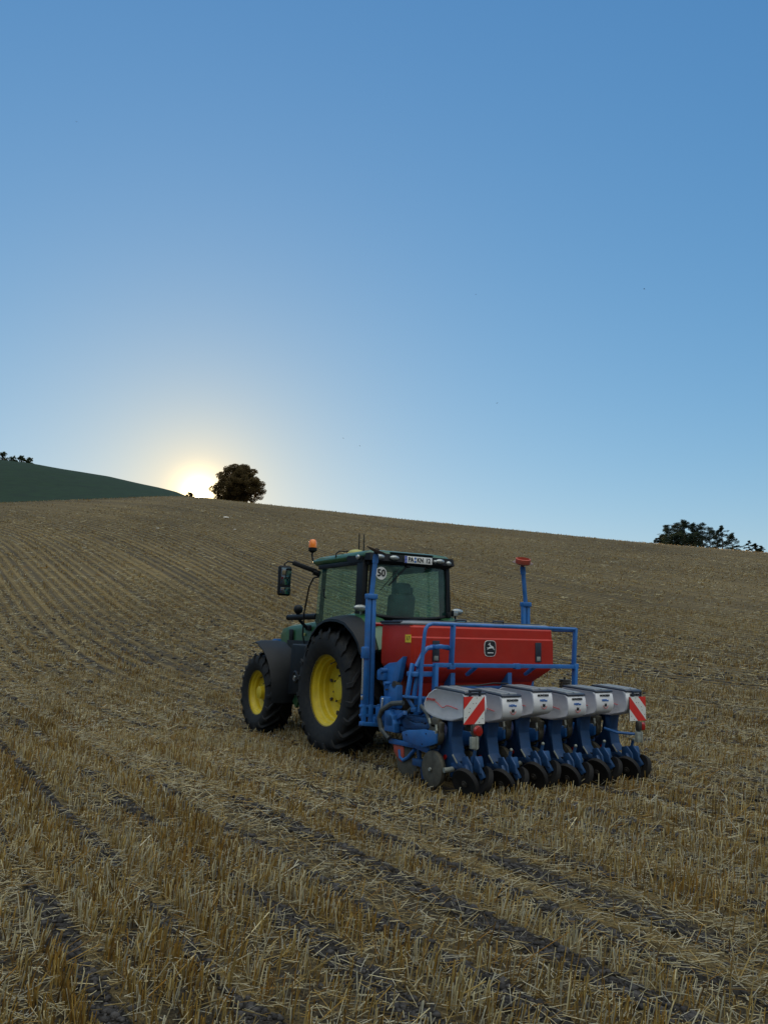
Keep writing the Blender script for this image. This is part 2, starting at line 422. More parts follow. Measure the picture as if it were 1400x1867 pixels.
def field_material():
    m = bpy.data.materials.new('stubble_field_soil'); m.use_nodes = True
    n = m.node_tree; b = n.nodes['Principled BSDF']; L = n.links.new
    at = n.nodes.new('ShaderNodeAttribute'); at.attribute_name = 'Col'
    tc = n.nodes.new('ShaderNodeTexCoord')
    mp = n.nodes.new('ShaderNodeMapping'); mp.inputs['Rotation'].default_value = (0, 0, -TH)
    L(tc.outputs['Object'], mp.inputs['Vector'])
    sp0 = n.nodes.new('ShaderNodeSeparateXYZ'); L(mp.outputs[0], sp0.inputs[0])
    q1 = n.nodes.new('ShaderNodeMath'); q1.operation = 'SUBTRACT'; q1.inputs[1].default_value = 68; L(sp0.outputs[1], q1.inputs[0])
    q2 = n.nodes.new('ShaderNodeMath'); q2.operation = 'MAXIMUM'; q2.inputs[1].default_value = 0; L(q1.outputs[0], q2.inputs[0])
    q3 = n.nodes.new('ShaderNodeMath'); q3.operation = 'MULTIPLY'; L(q2.outputs[0], q3.inputs[0]); L(q2.outputs[0], q3.inputs[1])
    q4 = n.nodes.new('ShaderNodeMath'); q4.operation = 'MULTIPLY_ADD'; q4.inputs[1].default_value = .004; L(q3.outputs[0], q4.inputs[0]); L(sp0.outputs[0], q4.inputs[2])
    cb0 = n.nodes.new('ShaderNodeCombineXYZ'); L(q4.outputs[0], cb0.inputs[0]); L(sp0.outputs[1], cb0.inputs[1])
    def noise(scale, det, sc=None):
        z = n.nodes.new('ShaderNodeTexNoise'); z.inputs['Scale'].default_value = scale; z.inputs['Detail'].default_value = det; z.inputs['Roughness'].default_value = .65
        if sc:
            q = n.nodes.new('ShaderNodeVectorMath'); q.operation = 'MULTIPLY'; q.inputs[1].default_value = sc
            L(cb0.outputs[0], q.inputs[0]); L(q.outputs[0], z.inputs['Vector'])
        else: L(tc.outputs['Object'], z.inputs['Vector'])
        return z
    fine = noise(38, 9)
    med = noise(2.2, 6)
    row = noise(1.0, 4, (1.72, .012, 1.0))
    row2 = noise(1.0, 4, (.45, .012, 1.0))
    big = noise(.05, 4)
    soil = n.nodes.new('ShaderNodeValToRGB')
    soil.color_ramp.elements[0].position = .3; soil.color_ramp.elements[0].color = (.013, .012, .011, 1)
    soil.color_ramp.elements[1].position = .72; soil.color_ramp.elements[1].color = (.06, .052, .043, 1)
    L(fine.outputs['Fac'], soil.inputs[0])
    straw = n.nodes.new('ShaderNodeValToRGB')
    e = straw.color_ramp.elements
    e[0].position = .34; e[0].color = (.04, .031, .017, 1)
    e[1].position = .68; e[1].color = (.27, .20, .09, 1)
    k = e.new(.5); k.color = (.145, .106, .044, 1)
    L(fine.outputs['Fac'], straw.inputs[0])
    # share of straw: painted cover of the ground, broken up by row and patch noise
    sep = n.nodes.new('ShaderNodeSeparateColor'); L(at.outputs['Color'], sep.inputs[0])
    a1 = n.nodes.new('ShaderNodeMath'); a1.operation = 'MULTIPLY_ADD'; a1.inputs[1].default_value = 1.3; a1.inputs[2].default_value = -.65
    L(row.outputs['Fac'], a1.inputs[0])
    a2 = n.nodes.new('ShaderNodeMath'); a2.operation = 'MULTIPLY_ADD'; a2.inputs[1].default_value = .6; a2.inputs[2].default_value = -.3
    L(med.outputs['Fac'], a2.inputs[0])
    a3 = n.nodes.new('ShaderNodeMath'); a3.operation = 'MULTIPLY_ADD'; a3.inputs[1].default_value = 1.0; a3.inputs[2].default_value = -.5
    L(row2.outputs['Fac'], a3.inputs[0])
    s1 = n.nodes.new('ShaderNodeMath'); s1.operation = 'ADD'; L(a1.outputs[0], s1.inputs[0]); L(a2.outputs[0], s1.inputs[1])
    s2 = n.nodes.new('ShaderNodeMath'); s2.operation = 'ADD'; L(s1.outputs[0], s2.inputs[0]); L(a3.outputs[0], s2.inputs[1])
    s3 = n.nodes.new('ShaderNodeMath'); s3.operation = 'ADD'; s3.use_clamp = True; L(s2.outputs[0], s3.inputs[0]); L(sep.outputs[0], s3.inputs[1])
    # regular drill and wheel rows, wandering a little
    sx_ = n.nodes.new('ShaderNodeSeparateXYZ'); L(cb0.outputs[0], sx_.inputs[0])
    wob = n.nodes.new('ShaderNodeMath'); wob.operation = 'MULTIPLY_ADD'; wob.inputs[1].default_value = .7; L(row2.outputs['Fac'], wob.inputs[0]); L(sx_.outputs[0], wob.inputs[2])
    fr = n.nodes.new('ShaderNodeMath'); fr.operation = 'MULTIPLY'; fr.inputs[1].default_value = 2 * math.pi / .62; L(wob.outputs[0], fr.inputs[0])
    sn = n.nodes.new('ShaderNodeMath'); sn.operation = 'SINE'; L(fr.outputs[0], sn.inputs[0])
    am = n.nodes.new('ShaderNodeMath'); am.operation = 'MULTIPLY'; am.inputs[1].default_value = .36; L(sn.outputs[0], am.inputs[0])
    s4 = n.nodes.new('ShaderNodeMath'); s4.operation = 'ADD'; L(s2.outputs[0], s4.inputs[0]); L(am.outputs[0], s4.inputs[1]); L(s4.outputs[0], s3.inputs[0])
    mx = n.nodes.new('ShaderNodeMix'); mx.data_type = 'RGBA'
    L(s3.outputs[0], mx.inputs['Factor']); L(soil.outputs[0], mx.inputs[6]); L(straw.outputs[0], mx.inputs[7])
    hs = n.nodes.new('ShaderNodeMapRange'); hs.inputs[1].default_value = .35; hs.inputs[2].default_value = .65; hs.inputs[3].default_value = .8; hs.inputs[4].default_value = 1.2
    L(big.outputs['Fac'], hs.inputs[0])
    sc = n.nodes.new('ShaderNodeVectorMath'); sc.operation = 'SCALE'; L(mx.outputs[2], sc.inputs[0]); L(hs.outputs[0], sc.inputs['Scale'])
    L(sc.outputs[0], b.inputs['Base Color'])
    b.inputs['Roughness'].default_value = .9; b.inputs['Specular IOR Level'].default_value = .15
    bu = n.nodes.new('ShaderNodeBump'); bu.inputs['Strength'].default_value = .9; bu.inputs['Distance'].default_value = .03
    L(fine.outputs['Fac'], bu.inputs['Height'])
    b2 = n.nodes.new('ShaderNodeBump'); b2.inputs['Strength'].default_value = .8; b2.inputs['Distance'].default_value = .25
    L(s3.outputs[0], b2.inputs['Height']); L(bu.outputs[0], b2.inputs['Normal'])
    L(b2.outputs[0], b.inputs['Normal'])
    return m

def polar_sheet(name, az, rr, zf, material, colf):
    A, Q = np.meshgrid(az, rr)
    X = Q * np.sin(A); Y = Q * np.cos(A); Z = zf(X, Y)
    nA, nR = len(az), len(rr)
    V = np.stack([X.ravel(), Y.ravel(), Z.ravel()], 1)
    i, j = np.meshgrid(np.arange(nA - 1), np.arange(nR - 1))
    a = (j * nA + i).ravel()
    F = np.stack([a, a + 1, a + nA + 1, a + nA], 1)[:, ::-1]
    return V, F, colf(V[:, 0], V[:, 1])

az = np.concatenate([np.linspace(-math.pi, -.8, 36)[:-1], np.linspace(-.8, .8, 620), np.linspace(.8, math.pi, 36)[1:]])
rr = [0.05, 1.0, 1.7, 2.2]
while rr[-1] < 26: rr.append(rr[-1] * 1.0075)
while rr[-1] < 240: rr.append(rr[-1] * 1.016)
while rr[-1] < 4000: rr.append(rr[-1] * 1.25)
def cover(x, y):
    r = np.hypot(x, y); u, v = uv(x, y)
    s = soil_amount(u, v)
    near = .62 - 1.0 * s
    c = near * np.clip((40 - r) / 25, 0, 1) + (.72) * np.clip((r - 15) / 25, 0, 1)
    return np.stack([c, c, c], 1)
V, F, Cc = polar_sheet('stubble_field', az, np.array(rr), ground_z, None, cover)
o = big_mesh('field_ground', V, F, field_material(), Cc, smooth=True)
tag(o, 'harvested stubble field rising to the crest of the hill', 'ground', kind='structure')

# green crop hill beyond the field's upper left edge
gc = [azel(*c) for c in [(0, 838), (60, 845), (200, 869), (290, 889), (322, 897), (345, 906), (380, 925)]]
GA = np.array([-.95] + [g[0] for g in gc]); GE = np.array([gc[0][1] + .045] + [g[1] for g in gc])
gaz = np.linspace(-.95, -.19, 200); grr = np.concatenate([np.linspace(135, 330, 60), np.linspace(340, 620, 14)])
def green_z(x, y):
    r = np.hypot(x, y); A = np.arctan2(x, y)
    e1 = np.interp(A, CA, CE) - .006; e2 = np.interp(A, GA, GE)
    t = np.clip((r - 150) / 170, 0, 1); t = np.sin(t * math.pi / 2)
    z = CAM_H + r * (e1 + (e2 - e1) * t)
    z0 = CAM_H + 320 * e2
    z = np.where(r > 320, z0 - (r - 320) * .12, z)
    z = z - np.clip(150 - r, 0, 30) * .25
    return z + (fbm(x / 12, y / 12, 3, 77) - .45) * .3
V, F, Cc = polar_sheet('green', gaz, grr, green_z, None, lambda x, y: np.ones((len(x), 3)))
gm = mat('green_crop', (.009, .023, .005), .9, var=.45, scale=.35, spec=.2, bump=.4)
o = big_mesh('green_hill', V, F, gm, None, smooth=True)
tag(o, 'dark green crop slope beyond the stubble at upper left', 'hill', kind='structure')

# ------------------------------------------------------------------ stubble, straw and clods
TW = None
def tractor_xy(x, y):
    """world -> tractor frame (plan)"""
    c, s = math.cos(TH), math.sin(TH)
    dx = x - .093; dy = y - 13.117
    return dx * c + dy * s, -dx * s + dy * c
def blocked(x, y):
    X, Y = tractor_xy(x, y)
    b = np.zeros(len(x), bool)
    for s in (-1, 1):
        b |= (np.abs(X - s * .93) < .38) & (np.abs(Y) < .45)
        b |= (np.abs(X - s * .93) < .33) & (np.abs(Y - 2.765) < .35)
    b |= (X > -1.5) & (X < 1.7) & (Y > -3.4) & (Y < -2.7)
    return b
SEC = .66
def sector_points(n, r0, r1):
    r = np.sqrt(rng.uniform(r0 * r0, r1 * r1, n)); a = rng.uniform(-SEC, SEC, n)
    return r * np.sin(a), r * np.cos(a)
PAL = np.array([[.38, .235, .055], [.33, .175, .032], [.46, .33, .12], [.66, .57, .36], [.58, .53, .41], [.16, .09, .024]])
def stalks(base, tip, rad, col, tipcol=None):
    """three sided prisms from base to tip"""
    n = len(base); d = tip - base; L = np.linalg.norm(d, axis=1, keepdims=True); d = d / np.maximum(L, 1e-6)
    ref = np.tile(np.array([[0.31, .17, 0.2]]), (n, 1)); u = np.cross(d, ref); u /= np.linalg.norm(u, axis=1, keepdims=True); v = np.cross(d, u)
    ph = rng.uniform(0, 6.28, n)
    ring = []
    for k in range(3):
        a = ph + k * 2.0944
        ring.append((u * np.cos(a)[:, None] + v * np.sin(a)[:, None]) * rad[:, None])
    Vs = np.stack([base + ring[0], base + ring[1], base + ring[2], tip + ring[0], tip + ring[1], tip + ring[2]], 1).reshape(-1, 3)
    i = np.arange(n)[:, None] * 6
    Fs = np.concatenate([i + np.array([[0, 1, 4, 3]]), i + np.array([[1, 2, 5, 4]]), i + np.array([[2, 0, 3, 5]])], 0)
    C = np.repeat(col[:, None, :], 6, 1)
    if tipcol is not None: C[:, 3:, :] = tipcol[:, None, :]
    return Vs, Fs, C.reshape(-1, 3)
def cat(parts):
    V = []; F = []; C = []; k = 0
    for v, f, c in parts: V.append(v); F.append(f + k); C.append(c); k += len(v)
    return np.concatenate(V), np.concatenate(F), np.concatenate(C)
straw_mat = attr_mat('straw', .55, .4, sss=.25)
def stub_cover(u, v):
    """0..1 how well stubble stands here (rows of it were pressed flat in places)"""
    return np.clip(1.6 * fbm(u * .35, v * 1.6, 3, 51) - .12, 0, 1)
parts = []
ROW = .145
for (r0, r1, dens, rad, hmul) in ((2.6, 8, 1150, .0029, 1), (8, 15, 700, .0036, 1), (15, 28, 300, .0055, 1.05), (28, 55, 85, .0095, 1.05), (55, 100, 16, .019, 1.0), (100, 175, 5.5, .024, 1.0)):
    n = int(SEC * (r1 * r1 - r0 * r0) * dens)
    x, y = sector_points(n, r0, r1)
    u, v = uv(x, y)
    d, ti = track_dist(u, v)
    vr = np.round(v / ROW) * ROW + rng.normal(0, .009 + rad * 1.6, n)
    if r0 < 28: v = np.where(rng.random(n) < .93, vr, v)
    x = u * RD[0] + v * RP[0]; y = u * RD[1] + v * RP[1]
    s = soil_amount(u, v); sc = stub_cover(u, v)
    clump = vnoise(u * 9, v * 6, 61)
    strip = np.clip(3.4 * vnoise(v * 3.1 + 17, u * .12, 66) - 1.0, .07, 1)
    keep = (rng.random(n) > s * 1.1) & (rng.random(n) < .15 + sc) & (rng.random(n) < strip) & (clump > .26) & ~blocked(x, y)
    x, y, u, v, sc = x[keep], y[keep], u[keep], v[keep], sc[keep]; n = len(x)
    z = ground_z(x, y)
    hgt = (rng.normal(.135, .03, n).clip(.05, .22) * (.55 + .5 * sc)) * hmul
    far_ = .55 * vnoise((v + bend(u)) * 1.72 + 40, u * .012, 63) + .45 * (.5 + .5 * np.sin(2 * math.pi * (v + bend(u)) / .62 + 2.5 * vnoise(u * .015, v * .3, 64)))
    if r0 >= 15: sel = rng.random(n) < np.clip(-.25 + 2.1 * far_, .05, 1); x, y, z, u, v, sc, hgt = x[sel], y[sel], z[sel], u[sel], v[sel], sc[sel], hgt[sel]; n = len(x)
    lean = rng.normal(0, .15, (n, 2)) + np.array([[.16, -.06]]) + .22 * (np.stack([vnoise(u * 1.2, v * 1.2, 71), vnoise(u * 1.2, v * 1.2, 72)], 1) - .5)
    flat = rng.random(n) < .10
    lean[flat] *= 4
    base = np.stack([x, y, z - .02], 1)
    tip = base + np.stack([lean[:, 0] * hgt, lean[:, 1] * hgt, hgt + .02], 1)
    hue = np.clip(fbm(u * .9, v * 2.2, 3, 65) * 1.9 - .45, 0, 1)
    ca = rng.choice(len(PAL), n, p=[.34, .30, .14, .03, .02, .17]); cb = rng.choice(len(PAL), n, p=[.14, .06, .30, .24, .22, .04])
    ci = np.where(rng.random(n) < hue, ca, cb); col = PAL[ci] * rng.uniform(.5, 1.15, (n, 1))
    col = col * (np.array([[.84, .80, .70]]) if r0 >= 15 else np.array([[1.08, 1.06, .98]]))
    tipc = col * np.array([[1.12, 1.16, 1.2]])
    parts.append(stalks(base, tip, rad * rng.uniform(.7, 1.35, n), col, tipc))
V, F, Cc = cat(parts)
o = big_mesh('stubble', V, F, straw_mat, Cc)
tag(o, 'rows of short cut golden straw stubble standing over the field', 'stubble', kind='stuff')

parts = []
for (r0, r1, dens, rad, ln) in ((2.6, 8, 1500, .0018, .085), (8, 15, 800, .0027, .10), (15, 28, 260, .0046, .14), (28, 55, 50, .009, .2), (55, 110, 5, .018, .35)):
    n = int(SEC * (r1 * r1 - r0 * r0) * dens)
    x, y = sector_points(n, r0, r1); u, v = uv(x, y)
    s = soil_amount(u, v)
    swath = np.exp(-((v - 4.0 - .5 * vnoise(u * .3, v * 0, 81)) / 1.0) ** 2) * np.clip((u - 8.0) / 3, 0, 1) + .8 * np.exp(-((v + 7.5) / 1.2) ** 2) + .8 * np.exp(-((v - 13) / 1.3) ** 2)
    dn = .34 + 1.0 * fbm(u * .5, v * 1.3, 3, 83) * .8 - .15 + .9 * swath
    keep = (rng.random(n) < np.clip(dn - .32 * s, .06, 1)) & ~blocked(x, y)
    x, y, u, v = x[keep], y[keep], u[keep], v[keep]; n = len(x)
    z = ground_z(x, y)
    L = ln * rng.gamma(4, .25, n).clip(.25, 2.3)
    a = rng.uniform(0, math.pi * 2, n); el = rng.normal(.12, .22, n).clip(-.1, .9)
    lift = rng.uniform(.0, .055, n) * np.clip(1.2 - .6 * s[keep], .2, 1)
    d = np.stack([np.cos(a) * np.cos(el), np.sin(a) * np.cos(el), np.sin(el)], 1)
    c0 = np.stack([x, y, z + lift + .008], 1)
    base = c0 - d * L[:, None] * .3; tip = c0 + d * L[:, None] * .7
    base[:, 2] = np.maximum(base[:, 2], z)
    ci = rng.choice(len(PAL), n, p=[.10, .05, .25, .33, .24, .03]); col = PAL[ci] * rng.uniform(.6, 1.15, (n, 1)) * np.array([[.93, .94, .90]])
    if r0 >= 15:
        sel = rng.random(n) < np.clip(-.1 + 1.8 * (.55 * vnoise((v + bend(u)) * 1.72 + 40, u * .012, 63) + .45 * (.5 + .5 * np.sin(2 * math.pi * (v + bend(u)) / .62 + 2.5 * vnoise(u * .015, v * .3, 64)))), .08, 1); base, tip, col = base[sel], tip[sel], col[sel]; n = len(base)
    parts.append(stalks(base, tip, rad * rng.uniform(.6, 1.4, n), col))
V, F, Cc = cat(parts)
o = big_mesh('loose_straw', V, F, straw_mat, Cc)
tag(o, 'loose pale straw lying scattered between the stubble rows', 'straw', kind='stuff')

# clods of soil
def ico(sub):
    b = bmesh.new(); bmesh.ops.create_icosphere(b, subdivisions=sub, radius=1.0)
    b.verts.ensure_lookup_table()
    v = np.array([q.co[:] for q in b.verts]); f = np.array([[w.index for w in q.verts] for q in b.faces]); b.free(); return v, f
parts = []
for (r0, r1, dens, sub, s0) in ((2.6, 5.5, 9000, 1, .0062), (5.5, 9, 4200, 1, .0080), (9, 18, 800, 1, .0135), (18, 45, 60, 1, .022)):
    iv, jf = ico(sub)
    n = int(SEC * (r1 * r1 - r0 * r0) * dens)
    x, y = sector_points(n, r0, r1); u, v = uv(x, y)
    s = .55 * soil_amount(u, v) + .45 * soil_amount(u, v + rng.normal(0, .055, n))
    keep = (rng.random(n) < .02 + .9 * s) & ~blocked(x, y)
    x, y = x[keep], y[keep]; n = len(x); z = ground_z(x, y)
    sz = s0 * rng.lognormal(-.45, .85, n).clip(.2, 3.6)
    sq = np.stack([rng.uniform(.8, 1.3, n), rng.uniform(.8, 1.3, n), rng.uniform(.55, .9, n)], 1) * sz[:, None]
    var = 12
    shapes = []
    for k in range(var):
        p = iv.copy(); q = rng.uniform(0, 40, 3)
        w = fbm(p[:, 0] * 1.4 + q[0] + p[:, 2], p[:, 1] * 1.4 + q[1] - p[:, 2] * .7, 3, 90 + k)
        w2 = fbm(p[:, 0] * 4 + q[2], p[:, 1] * 4 + p[:, 2] * 3, 2, 120 + k); shapes.append(p * (.22 + .95 * w + .85 * w2)[:, None])
    shapes = np.array(shapes)[rng.integers(0, var, n)]
    rot = rng.uniform(0, 6.28, n); c, sn = np.cos(rot)[:, None], np.sin(rot)[:, None]
    P = np.stack([shapes[:, :, 0] * c - shapes[:, :, 1] * sn, shapes[:, :, 0] * sn + shapes[:, :, 1] * c, shapes[:, :, 2]], 2) * sq[:, None, :]
    P = P + np.stack([x, y, z + sz * .25], 1)[:, None, :]
    Fs = (jf[None] + (np.arange(n) * len(iv))[:, None, None]).reshape(-1, 3)
    col = np.repeat(np.array([[.050, .047, .046]]) * rng.uniform(.55, 1.5, (n, 1)), len(iv), 0)
    parts.append((P.reshape(-1, 3), Fs, col))
V, F, Cc = cat(parts)
V = V + rng.normal(0, .0007, V.shape)
clod_mat = attr_mat('soil_clod', .95, .15)
_n = clod_mat.node_tree; _t = _n.nodes.new('ShaderNodeTexCoord'); _z = _n.nodes.new('ShaderNodeTexNoise'); _z.inputs['Scale'].default_value = 120; _z.inputs['Detail'].default_value = 6
_b = _n.nodes.new('ShaderNodeBump'); _b.inputs['Strength'].default_value = 1.0; _b.inputs['Distance'].default_value = .008
_n.links.new(_t.outputs['Object'], _z.inputs['Vector']); _n.links.new(_z.outputs['Fac'], _b.inputs['Height']); _n.links.new(_b.outputs[0], _n.nodes['Principled BSDF'].inputs['Normal'])
o = big_mesh('soil_clods', V, F, clod_mat, Cc, smooth=False)
tag(o, 'dark lumps of dry soil along the bare strips', 'soil', kind='stuff')

# ------------------------------------------------------------------ materials of the machines
GREEN = mat('tractor_green_paint', (.006, .075, .022), .35, var=.18, dust=.16, coat=.2)
BLACK = mat('black_plastic', (.007, .009, .012), .55, var=.25, dust=.03, spec=.22, dustcol=(.05, .06, .07))
DARKMETAL = mat('dark_metal', (.030, .031, .033), .5, metal=.3, var=.3, dust=.35)
RUBBER = mat('tyre_rubber', (.008, .010, .013), .72, var=.3, scale=9, dust=.22, spec=.25, dustcol=(.10, .088, .07))
WHEELR = mat('press_wheel_rubber', (.010, .010, .011), .75, var=.3, scale=12, dust=.25, spec=.2, dustcol=(.05, .045, .038))
YELLOW = mat('yellow_wheel_paint', (.62, .47, .009), .4, var=.16, dust=.30, dustcol=(.26, .2, .1))
GREY = mat('grey_metal', (.32, .33, .34), .45, metal=.6, var=.2, dust=.25)
SILVER = mat('silver_rod', (.62, .63, .64), .25, metal=.9, var=.1)
BLUE = mat('blue_paint', (.005, .112, .37), .42, var=.22, dust=.15, coat=.1)
BLUE_SHADE_DIRT = mat('shaded_soiled_blue_casting', (.005, .052, .165), .5, var=.3, scale=7, dust=.35, dustcol=(.035, .045, .055))  # blue darkened to put shade into the row unit legs, with some soil
NAVY = mat('navy_and_shaded_blue', (.012, .035, .16), .5, var=.2, dust=.2)
RED = mat('red_tank_paint', (.40, .016, .005), .42, var=.12, scale=3, dust=.08, spec=.35)
REDDULL = mat('worn_red_paint', (.42, .05, .025), .6, var=.25, dust=.35)
WHITEBOX = mat('white_seed_box', (.64, .65, .69), .5, var=.07, scale=8, dust=.14, dustcol=(.4, .35, .28))
LIDGREY = mat('grey_lid', (.16, .18, .20), .45, var=.2, dust=.3)
LIDDARK = mat('dark_lid_frame', (.012, .020, .038), .4, var=.2, dust=.1)
PWHITE = mat('white_reflective', (.72, .73, .72), .35, var=.07, dust=.12)
PRED = mat('red_reflective', (.62, .025, .02), .35, var=.08, dust=.08)
INKBLACK = mat('black_print', (.012, .012, .014), .5, var=.05)
INKRED = mat('red_print', (.52, .02, .02), .5, var=.05)
INKBLUE = mat('blue_print', (.02, .12, .42), .5, var=.05)
PLATEBLUE = mat('plate_blue', (.01, .05, .40), .4, var=.05)
STICKER = mat('yellow_sticker', (.72, .52, .03), .5, var=.1)
LENSRED = mat('red_lamp_lens', (.28, .008, .006), .2, var=.1, coat=.5)
LENSAMBER = mat('amber_lamp_lens', (.90, .22, .01), .2, var=.1, coat=.5)
LENSCLEAR = mat('clear_lamp_lens', (.30, .33, .33), .12, metal=.35, var=.3, scale=40, coat=.6)
GPSYEL = mat('pale_yellow_dome', (.34, .34, .09), .5, var=.05, dust=.15)
GALV = mat('galvanised_metal', (.33, .36, .33), .55, metal=.4, var=.35, scale=14, dust=.4, dustcol=(.16, .14, .10))
DISCM = mat('soil_stained_steel', (.085, .083, .068), .6, metal=.35, var=.5, scale=10, dust=.6, dustcol=(.10, .085, .06))
HOSE = mat('ribbed_hose', (.05, .065, .07), .55, var=.2, dust=.25)
GLASS = glass_mat('tinted_cab_glass', (.78, .93, .93))
MIRROR = mat('mirror_glass', (.5, .55, .58), .06, metal=1.0, var=.05)
SEATM = mat('seat_fabric', (.022, .024, .026), .9, var=.2)

# ------------------------------------------------------------------ tractor
TM = Matrix(((0.8526, -0.5215, 0.0233), (0.5215, 0.8532, 0.0), (-0.0199, 0.0122, 0.9997)))
def ground_frame():
    z = Vector((0.0233, 0, 1)).normalized()
    y = Vector((-0.5217, 0.8531, 0)); y = (y - z * y.dot(z)).normalized()
    x = y.cross(z)
    return Matrix((x, y, z)).transposed()
TROT = ground_frame().to_euler()
TLOC = (0.093, 13.117, -0.0022)

tractor = empty('tractor', TLOC); tractor.rotation_euler = TROT
tag(tractor, 'green farm tractor with yellow wheels carrying a planter on its rear', 'tractor')

def tyre_mb(w, r, rr, lugs, lugh):
    """tyre centred on the origin, axle along X; w width, r tread radius, rr rim radius"""
    b = MB(); h = w / 2
    prof = [(rr - .01, -h * .78), (rr + .03, -h * .90), ((r + rr) / 2 - .03, -h * 1.02), (r - .16, -h * 1.03), (r - .085, -h * .98), (r - .05, -h * .86),
            (r - .035, -h * .5), (r - .028, 0), (r - .035, h * .5), (r - .05, h * .86), (r - .085, h * .98), (r - .16, h * 1.03), ((r + rr) / 2 - .03, h * 1.02), (rr + .03, h * .90), (rr - .01, h * .78)]
    b.lathe(prof, (0, 0, 0), n=72)
    def surf(t):
        # t 0..1 from tread centre to half way down the sidewall
        P = [(-.03, r - .028), (.5, r - .035), (.86, r - .05), (.99, r - .085), (1.035, r - .15)]
        k = t * (len(P) - 1); i = min(int(k), len(P) - 2); f = k - i
        return (P[i][0] * (1 - f) + P[i + 1][0] * f) * h, P[i][1] * (1 - f) + P[i + 1][1] * f
    for sd in (-1, 1):
        for q in range(lugs):
            a0 = 2 * math.pi * (q + (0.25 if sd > 0 else -.25)) / lugs
            rings = []
            for k in range(9):
                t = k / 8
                x, rad = surf(t)
                a = a0 - (.40 * min(t / .62, 1) ** .85 + .04 * max(0, t - .62)) * (1.0 if r > .8 else 1.2)
                wd = (.032 + .020 * t) / r * (1 if r > .8 else .8)
                hh = lugh * (1 if t < .72 else 1 - (t - .72) / .28 * .75)
                nx = 0 if t < .5 else (t - .5) * 2
                def pt(da, up):
                    R_ = rad + up * (1 - nx * .75); X_ = sd * (x + up * nx * .5)
                    return (X_, R_ * math.sin(a + da), R_ * math.cos(a + da))
                rings.append([pt(-wd, -.012), pt(-wd * .72, hh), pt(wd * .72, hh), pt(wd, -.012)])
            b.loft(rings)
    return b

def rim_mb(rr, w, s, dish, hub):
    """wheel disc and barrel; s=-1 shows its open side towards -X"""
    b = MB(); h = w / 2
    prof = [(rr - .005, h * .80), (rr + .02, h * .84), (rr + .022, h * .74), (rr - .035, h * .62), (rr - .05, h * .46), (rr - .075, h * .40), (rr - .078, h * .16), (rr - .10, h * .10),
            (rr - .105, h - dish), (rr - .17, h - dish - .03), (rr * .55, h - dish - .035), (rr * .52, h - dish + .0), (hub + .05, h - dish + .01), (hub + .04, h - dish + .03)]
    b.lathe([(p[0], s * p[1]) for p in prof], (0, 0, 0), n=64)
    # hub
    b.lathe([(hub + .06, s * (h - dish + .01)), (hub, s * (h - dish + .04)), (hub * .96, s * (h - dish + (.13 if hub < .13 else .06))), (hub * .5, s * (h - dish + (.15 if hub < .13 else .07))), (0.002, s * (h - dish + (.15 if hub < .13 else .07)))], (0, 0, 0), n=32)
    b.lathe([(rr - .005, -s * h * .8), (rr + .02, -s * h * .84), (rr - .05, -s * h * .5), (rr - .08, 0.0 * s)], (0, 0, 0), n=64)
    return b

def wheel(name, X, Y, Z, r, w, rr, dish, hub, lugs):
    s = -1 if X < 0 else 1
    b = rim_mb(rr, w, s, dish, hub)
    b.m(1)
    nb = 8 if r > .8 else 6
    for k in range(nb):
        a = 2 * math.pi * k / nb + .2; q = rr * .40 if r > .8 else hub + .035
        b.lathe([(.016, s * (w / 2 - dish + .015)), (.016, s * (w / 2 - dish + .04)), (.002, s * (w / 2 - dish + .04))], (0, q * math.sin(a), q * math.cos(a)), n=8)
    if r > .8:   # dark clamp slots between rim and disc
        for k in range(8):
            a = 2 * math.pi * k / 8 + .45; q = rr * .70
            b.box((s * (w / 2 - dish + .0), q * math.sin(a), q * math.cos(a)), (.03, .04, .06), rot=(-a, 0, 0), bev=.006)
    b.m(2)
    b.tube([(s * (w / 2 - .16), rr - .10 if False else (rr - .09) * math.sin(-.25), (rr - .09) * math.cos(-.25)), (s * (w / 2 - .07), (rr - .13) * math.sin(-.25), (rr - .13) * math.cos(-.25))], .008, n=6)
    o = b.build(name, [YELLOW, DARKMETAL, INKBLACK], tractor, loc=(X, Y, Z))
    tyre_mb(w, r, rr, lugs, .062 if r > .8 else .048).build('tyre', RUBBER, o, smooth=40)
    return o
for sx in (-1, 1):
    wheel('rear_wheel', sx * .93, 0, .915, .93, .60, .535, .34, .16, 20)
    wheel('front_wheel', sx * .93, 2.765, .685, .70, .50, .395, .22, .115, 18)

# chassis
b = MB()
b.box((0, .95, .82), (.52, 3.4, .42), bev=.05)
b.box((0, 0, .915), (1.3, .36, .36), bev=.05)
b.box((0, 2.765, .66), (1.3, .2, .2), bev=.04)
b.box((0, -.25, 1.0), (.6, .5, .6), bev=.06)
b.box((0, 3.45, .85), (.5, .5, .4), bev=.04)
b.lathe([(.2, -.62), (.2, .62)], (0, 0, .915), n=20)
b.build('chassis', DARKMETAL, tractor)
